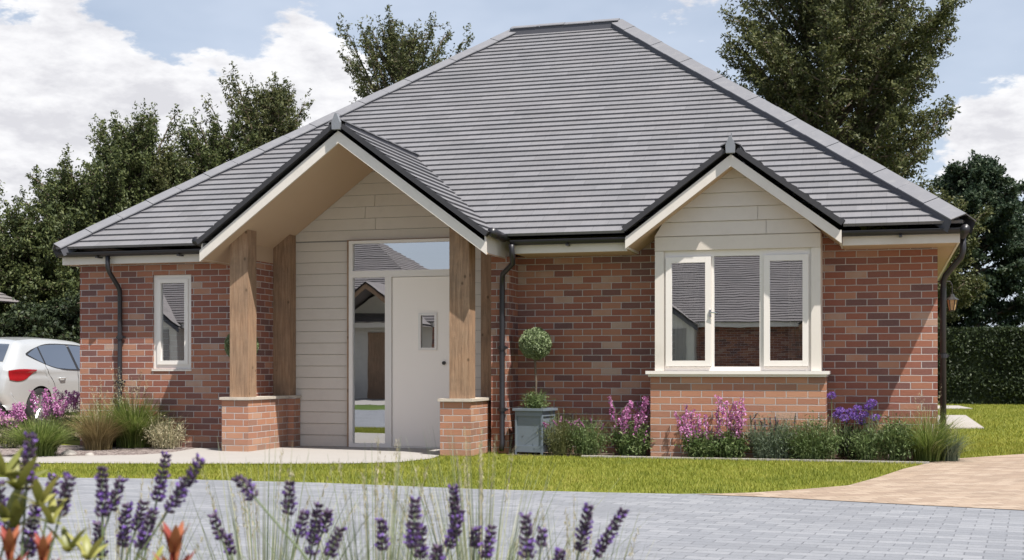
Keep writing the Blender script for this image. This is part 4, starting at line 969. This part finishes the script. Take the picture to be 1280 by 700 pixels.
    for wy_ in wheels:
        for sg in (1, -1):
            ty = MB(); ty.lathe([(.21, -.10), (.30, -.105), (.322, -.085), (.325, 0), (.322, .085), (.30, .105), (.21, .10)], k=28)
            o = ty.build('wheel', 'rubber', t, smooth=True); o.rotation_euler = (0, math.pi/2*sg, 0); o.location = (sg*.79, wy_, .325)
            rm = MB(); rm.lathe([(.21, .10), (.205, .085), (.195, .03), (.001, .03)], k=28)
            for j in range(10):
                a = 2*math.pi*j/10; rm.tube([(.03*math.cos(a), .03*math.sin(a), .085), (.205*math.cos(a), .205*math.sin(a), .095)], .016, 5)
            rm.lathe([(.001, .10), (.04, .095), (.045, .07)], k=12); rm.build('rim', 'alloy', o)
            ar = MB(); ar.box(sg*.55-.12, sg*.55+.12, wy_-.33, wy_+.33, .3, .68); ar.build('wheel_well', 'car_dark', t)
    for sg in (1, -1):
        b = MB(); b.tube([(sg*.88, 1.95, 1.0), (sg*.97, 1.93, 1.03)], .03, 8); b.lathe([(.001, 0)], k=3); b.build('door_mirror', 'car_paint', t, smooth=True)
        b = MB(); b.box(sg*.70-.14, sg*.70+.14, 3.22, 3.36, .62, .74); b.build('headlight', 'lamp_clear', t, bevel=.03)
    b = MB(); b.tube([(0, .05, 1.46), (0, -.02, 1.54)], .012, 6); b.build('roof_aerial', 'car_dark', t)
    return t
build_car()

# ------------------------------------------------------------------ neighbouring bungalows: one at the left edge, others across the road behind the camera (seen in the glass)
def simple_house(label, x0, x1, yf, depth, sgn, gx=None, name='neighbouring_bungalow', pitch=.66, rot=0.):
    """front at local y=0 facing local -Y*sgn... placed at world yf; sgn=-1 front faces +Y"""
    t = empty(name, label, 'house', ((x0+x1)/2, yf, 0), 'neighbouring bungalows', (math.pi if sgn < 0 else 0)+rot); w2 = (x1-x0)/2; mat = 'far_brick'
    b = MB(); b.box(-w2, w2, 0, depth, 0, 2.3); b.build('wall', mat, t)
    ov = .45; r = min(w2, depth/2)+ov; zt = 2.4+pitch*r; b = MB()
    A, B_, C_, D_ = (-w2-ov, -ov, 2.4), (w2+ov, -ov, 2.4), (w2+ov, depth+ov, 2.4), (-w2-ov, depth+ov, 2.4)
    R0, R1 = (-w2-ov+r, depth/2, zt), (w2+ov-r, depth/2, zt)
    slope_poly(b, A, B_, R1, R0); slope_poly(b, B_, C_, R1, R1); slope_poly(b, C_, D_, R0, R1); slope_poly(b, D_, A, R0, R0); ro = b.build('roof', 'far_tile', t)
    b = MB(); b.box(-w2-ov+.05, w2+ov-.05, -ov+.05, -ov+.07, 2.24, 2.39); b.build('fascia', 'cream', t)
    for g0 in (gx or []):
        g0, gw, kind = g0; hz_ = 2.4+.72*gw; yf_ = -1.3 if kind == 'porch' else -.6
        b = MB()
        for sg in (1, -1):
            O = [(g0, yf_-.05, hz_), (g0+sg*(gw+.15), yf_-.05, 2.4-.1), (g0+sg*(gw+.15), 2.2, 2.4-.1), (g0, 2.2, hz_)]; b.face(O if sg < 0 else O[::-1])
            b.face([(p[0], p[1], p[2]-.07) for p in (O if sg > 0 else O[::-1])])
        b.build('gable_roof', 'far_tile', t)
        b = MB()
        for sg in (1, -1): 
            pl = [(g0, hz_-.05), (g0, hz_-.22), (g0+sg*(gw+.12), 2.10), (g0+sg*(gw+.12), 2.26)]; ar = sum(pl[i][0]*pl[(i+1) % 4][1]-pl[(i+1) % 4][0]*pl[i][1] for i in range(4)); b.prism(pl if ar > 0 else pl[::-1], yf_-.02, yf_)
        b.build('bargeboard', 'ridge_skirt' if kind != 'porch' else 'oak', t)
        yw = .0-.02 if kind == 'porch' else yf_+.1
        b = MB(); b.prism([(g0-gw, 0 if kind == 'porch' else .9), (g0+gw, 0 if kind == 'porch' else .9), (g0+gw, 2.3), (g0, hz_-.2), (g0-gw, 2.3)], yw, .0 if kind != 'porch' else -.001); b.build('cladding', 'render', t)
        if kind == 'porch':
            for sg in (1, -1): b = MB(); b.box(g0+sg*gw*.8-.12, g0+sg*gw*.8+.12, -1.1, -.86, .6, 2.45); b.build('oak_post', 'oak', t); b = MB(); b.box(g0+sg*gw*.8-.2, g0+sg*gw*.8+.2, -1.2, -.1, 0, .6); b.build('brick_pier', 'far_brick', t)
            b = MB(); b.box(g0-.3, g0+.45, -.06, -.022, 0, 2.1); b.build('door', 'oak', t)
        else:
            b = MB(); b.box(g0-gw*.8, g0+gw*.8, yw-.03, yw-.002, 1., 2.2); b.build('window', 'room_wall', t)
    return t
# B: reflected in door and left window ; A: reflected in the bay
simple_house('brick bungalow across the road, seen only as a reflection in the bay window', -10.5, 1.5, -27.5, 9, -1, [(2.6, 1.35, 'bay'), (-3.6, 1.5, 'porch')], name='opposite_bungalow')
simple_house('brick bungalow across the road, seen only as a reflection in the porch glass', -26.5, -13.2, -23.5, 9, -1, [(-4.5, 1.7, 'porch'), (3.2, 1.4, 'bay')], name='opposite_bungalow')
q = Pz(12, 375, 28.5); simple_house('dark tiled roof of a low neighbouring building at the left edge of the photo', q.x-11.5, q.x-.45, q.y-5, 5, 1, None)

# ------------------------------------------------------------------ lawn grass blades (uncountable)
def inpoly(X, Y, poly):
    poly = np.array(poly); c = np.zeros(len(X), bool); j = len(poly)-1
    for i in range(len(poly)):
        xi, yi = poly[i]; xj, yj = poly[j]; c ^= ((yi > Y) != (yj > Y)) & (X < (xj-xi)*(Y-yi)/(yj-yi+1e-12)+xi); j = i
    return c
N = 300000; X = rng.uniform(-12.5, 3.2, N); Yy = rng.uniform(-4.9, 3.5, N)
ok = ~inpoly(X, Yy, drive_poly) & ~inpoly(X, Yy, pth+path_top) & ~((X > -7.5) & (X < -4.36) & (Yy > -1.0)) & ~((X > XL) & (X < XR+.1) & (Yy > -.30)) & ~((X > -4.2) & (X < .46) & (Yy > -.705))
ok &= ~inpoly(X, Yy, [G(-420, 571.6), G(0, 572), G(170, 569.5), G(210, 567), G(232, 563.5), G(246, 561), (-7.6, -.3), (-12, 1.3), (-16, 1.3)]) & ~((X < -9.7) & (Yy > -2.2))
X, Yy = X[ok], Yy[ok]; N = len(X); an = rng.uniform(0, 6.28, N); D = np.stack([np.cos(an), np.sin(an)], 1)
V, F = blades_arr(np.c_[X, Yy, np.full(N, -.005)], D, rng.uniform(.022, .048, N), .006, rng.uniform(.1, .9, N), 1)
tag(npmesh('lawn_grass', V, F, 'lawn_blade'), 'short mown bright green grass of the front lawn', 'grass', kind='stuff')
N = 90000; X = rng.uniform(.75, 9, N); Yy = rng.uniform(1.0, 22, N); ok = ~inpoly(X, Yy, s1) & ~inpoly(X, Yy, s2) & ~inpoly(X, Yy, drive_poly); X, Yy = X[ok], Yy[ok]; N = len(X)
an = rng.uniform(0, 6.28, N); D = np.stack([np.cos(an), np.sin(an)], 1); V, F = blades_arr(np.c_[X, Yy, np.full(N, -.005)], D, rng.uniform(.03, .06, N), .011, rng.uniform(.1, .9, N), 1)
tag(npmesh('side_lawn_grass', V, F, 'lawn_blade'), 'mown grass of the side lawn in front of the hedge', 'grass', kind='stuff')

# ------------------------------------------------------------------ foreground planting
def spike_mesh(L, seed):
    """lavender flower spike of length L, tip at origin pointing +Z, base at -L"""
    r_ = np.random.default_rng(seed); Ls = []; nw = max(4, int(L/.0075)); Cb, Db, Cp, Dp = [], [], [], []
    for i in range(nw):
        z = -L*(i+.3)/nw; w_ = .0072*(1-.45*math.exp(-3*(i/nw)))*r_.uniform(.8, 1.15)
        if i > nw*.7 and r_.random() < .2: continue
        for j in range(9):
            a = j*.698+i*.35+r_.uniform(-.2, .2); d = np.array([math.cos(a), math.sin(a), .9]); Cb.append(np.array([math.cos(a)*w_*.55, math.sin(a)*w_*.55, z+r_.uniform(-.002, .002)])); Db.append(d)
            if r_.random() < .13+.27*(i/nw > .5): Cp.append(np.array([math.cos(a)*w_*1.05, math.sin(a)*w_*1.05, z+.004])); Dp.append(d)
    Cb, Db, Cp, Dp = map(np.array, (Cb, Db, Cp, Dp))
    def buds(C_, D_, l, w):
        a = unit(D_); x = unit(np.cross(a, np.array([.3, .2, .9]))); y = np.cross(a, x); V = []
        for k, (f, s) in enumerate(((0, .35), (.45, 1.), (1., .45))):
            for q in range(5): V.append(C_+a*l*f+(x*math.cos(q*1.2566)+y*math.sin(q*1.2566))*w*s)
        V = np.stack(V, 1).reshape(-1, 3); Nn = len(C_); base = np.arange(Nn)[:, None]*15; Fs = []
        for k in range(2):
            for q in range(5): Fs.append(base+np.array([k*5+q, k*5+(q+1) % 5, (k+1)*5+(q+1) % 5, (k+1)*5+q]))
        return V, np.concatenate(Fs)
    return buds(Cb, Db, .0075, .0022), leaves_arr(np.concatenate([Cp+unit(Dp)*.003, Cp+unit(Dp)*.005, Cp+unit(Dp)*.004]), .0065, .0048, 0)
protos = []
def lav_plant(label, spikes, zc):
    cx = sum(s[0] for s in spikes)/len(spikes); base = Pz(cx, 700, zc); t = empty('lavender_plant', label, 'lavender', (base.x, base.y, 0), 'lavender plants in the foreground bed')
    org = Vector((base.x, base.y, 0)); st = MB()
    for i, (x0, y0, x1, y1) in enumerate(spikes):
        z = zc+((i*37) % 7-3)*.035; tip = Pz(x0, y0, z); bt = Pz(x1, y1, z+.008*((i % 3)-1)); L = (tip-bt).length; d = (tip-bt).normalized()
        (Vb, Fb), (Vp, Fp) = spike_mesh(L, 100+i+int(cx)); rot = d.to_track_quat('Z', 'Y')
        o = npmesh('flower_spike', Vb, Fb, 'lavender_bud', t, True); o.location = tip-org; o.rotation_mode = 'QUATERNION'; o.rotation_quaternion = rot
        npmesh('petals', Vp, Fp, 'violet_petal', o)
        foot = Vector((rng.normal()*.05, rng.normal()*.05, .1)); b0 = bt-org; k1 = b0-d*.18
        pts = [b0+d*L*.9, b0, b0-d*.06, (k1*.6+(b0-d*.06)*.4)]; mid = k1.lerp(foot, .35); pts += [k1, mid, foot]
        st.tube(pts, [.0013, .0016, .0016, .0017, .0017, .002, .002], 5, False)
    st.build('stems', 'stem_green', t)
    N = 620; an = rng.uniform(0, 6.28, N); D = np.stack([np.cos(an), np.sin(an)], 1); V, F = blades_arr(np.c_[D*rng.uniform(0, .09, (N, 1)), rng.uniform(.1, .38, N)], D, rng.uniform(.06, .24, N), .004, rng.uniform(.1, .7, N), 3)
    npmesh('foliage', V, F, 'sage_leaf', t); return t
lav_plant('lavender plant at the left edge among yellow leaves, tallest spike crossing the path', [(38, 546, 32, 625), (23, 620, 9, 668), (47, 631, 31, 687), (67, 598, 62, 626), (87, 598, 72, 655), (0, 605, -4, 650), (40, 668, 34, 700)], 1.75)
lav_plant('lavender plant left of the big red orange flower, with two upright spikes side by side', [(128, 587, 128, 650), (151, 601, 137, 643), (159, 632, 153, 687), (180, 629, 168, 667), (192, 640, 173, 690), (123, 656, 125, 700), (208, 570, 195, 630), (250, 576, 207, 643)], 1.9)
lav_plant('lavender plant right of the big red orange flower, one spike nodding left', [(298, 598, 322, 626), (362, 604, 360, 648), (266, 645, 283, 690), (285, 672, 292, 704), (381, 641, 372, 674), (398, 632, 388, 697)], 1.95)
lav_plant('lavender plant left of the middle with short spikes near the bottom edge', [(425, 662, 409, 699), (477, 652, 479, 704), (410, 640, 402, 668)], 2.0)
lav_plant('lavender plant in the middle of the foreground with clustered tall spikes', [(519, 626, 515, 689), (527, 660, 525, 702), (567, 610, 571, 672), (575, 640, 560, 688), (547, 684, 545, 706), (595, 662, 593, 688), (615, 660, 606, 702)], 1.95)
lav_plant('rightmost lavender plant, its longest spike leaning right over the driveway', [(657, 646, 660, 702), (678, 664, 675, 695), (736, 634, 723, 693), (779, 639, 743, 698), (700, 690, 698, 712)], 1.9)
# tall feathery grass
for i, (px, z, R, Nn, L_, lab) in enumerate(((150, 2.6, .2, 130, .70, 'leftmost feathery grass among the lavender'), (330, 2.7, .25, 200, .74, 'feathery grass in front of the left porch pier'), (470, 2.6, .22, 220, .74, 'feathery grass rising in front of the front door path'), (600, 2.7, .25, 260, .76, 'feathery grass in front of the right porch pier'), (715, 2.5, .22, 150, .66, 'rightmost feathery grass arching over the driveway'))):
    p = Pz(px, 0, z); t = empty('feathery_grass', lab, 'grass', (p.x, p.y, 0), 'feathery grasses in the foreground bed')
    an = rng.uniform(0, 6.28, Nn); D = np.stack([np.cos(an), np.sin(an)], 1); B_ = np.c_[D*rng.uniform(.0, .05, (Nn, 1)), np.zeros(Nn)]
    V, F = blades_arr(B_, D, L_*rng.uniform(.8, 1.18, Nn), .0034, rng.uniform(.03, .45, Nn), 9); npmesh('blades', V, F, 'fine_green', t)
    Nn = 420; an = rng.uniform(0, 6.28, Nn); D = np.stack([np.cos(an), np.sin(an)], 1); B_ = np.c_[D*rng.uniform(.0, .08, (Nn, 1)), np.zeros(Nn)]
    V, F = blades_arr(B_, D, .62*L_/.74*rng.uniform(.7, 1.25, Nn), .0026, rng.uniform(.2, .9, Nn), 8); npmesh('low_blades', V, F, 'fine_green', t)
    Ls = []; st = []
    for j in range(13):
        a = rng.uniform(0, 6.28); q = rng.uniform(.02, .26); L2 = L_*rng.uniform(1.0, 1.16); bb = np.array([[0, 0, 0.]]); d2 = np.array([[math.cos(a), math.sin(a)]])
        st.append(blades_arr(bb, d2, np.array([L2]), .0026, np.array([q]), 9))
        tt = rng.uniform(.84, 1.0, 44); out = L2*q*tt**1.9; zz_ = L2*tt*(1-.45*q*tt); C_ = np.stack([math.cos(a)*out, math.sin(a)*out, zz_], 1)+rng.normal(size=(44, 3))*.0022
        Ls.append(leaves_arr(C_, .012, .0018, 4.))
    npmesh('seed_heads', *joinarr(Ls+[s for s in st]), 'straw', t)
# flame coloured bract heads with yellow green leaves
def petal(b, d, L, w, curl, org):
    d = Vector((d[0], d[1], 0)).normalized(); s = Vector((-d.y, d.x, 0)); K = 6; rows = []
    for i in range(K+1):
        t_ = i/K; c = org+d*(curl[0]*t_+curl[1]*t_*t_)*L+Vector((0, 0, L*(curl[2]*t_+curl[3]*t_*t_))); ww = w*math.sin(math.pi*(.12+.86*t_))**.8
        rows.append((c-s*ww+d*0, c+(-d*ww*.35), c+s*ww))
    i0 = len(b.v)
    for r_ in rows: b.v += [tuple(p) for p in r_]
    for i in range(K):
        for j in range(2): b.f.append((i0+i*3+j, i0+i*3+j+1, i0+i*3+j+4, i0+i*3+j+3)); b.uv.append(None)
def flame_shrub(label, heads, px, z, leaves):
    base = Pz(px, 700, z); t = empty('flame_flower_shrub', label, 'flowering shrub', (base.x, base.y, 0), 'flame coloured shrubs in the foreground'); org = Vector((base.x, base.y, 0)); st = MB()
    for (hx, hy, s) in heads:
        c = Pz(hx, hy, z)-org; b = MB()
        for j in range(5): a = j*1.2566+.3; petal(b, (math.cos(a), math.sin(a)), .058*s, .0085*s, (.10, .30, 1.0, -.05), Vector((0, 0, 0)))
        for j in range(5): a = j*1.2566+.9; petal(b, (math.cos(a), math.sin(a)), .055*s, .0065*s, (.62, -.05, -.1, .45), Vector((0, 0, -.004)))
        o = b.build('bract_head', 'flame_bract', t, smooth=True); o.location = c
        st.tube([c, c*.6+Vector((0, 0, c.z*.1)), Vector((0, 0, .05))], [.004, .005, .006], 6, False)
    st.build('stems', 'stem_green', t); b = MB()
    for (lx, ly, s) in leaves:
        c = Pz(lx, ly, z+.08)-org
        for j in range(7): a = j*.9+lx; petal(b, (math.cos(a), math.sin(a)), .06*s, .009*s, (.75+.3*math.sin(j*3), .1, .7+.5*math.cos(j*2.2), -.25), c)
    b.build('leaves', 'yellow_leaf', t, smooth=True)
flame_shrub('shrub with yellow green leaf rosettes and red orange bracts at the left bottom corner', [(12, 700, .72), (54, 706, .68)], 20, 1.55, [(22, 612, .8), (8, 650, .8), (50, 632, .7), (18, 660, .7), (65, 655, .6), (85, 690, .6), (5, 595, .7), (110, 700, .6)])
flame_shrub('single large red orange bract flower on its own stem at the bottom edge', [(218, 702, .86)], 218, 1.6, [(190, 712, .5)])
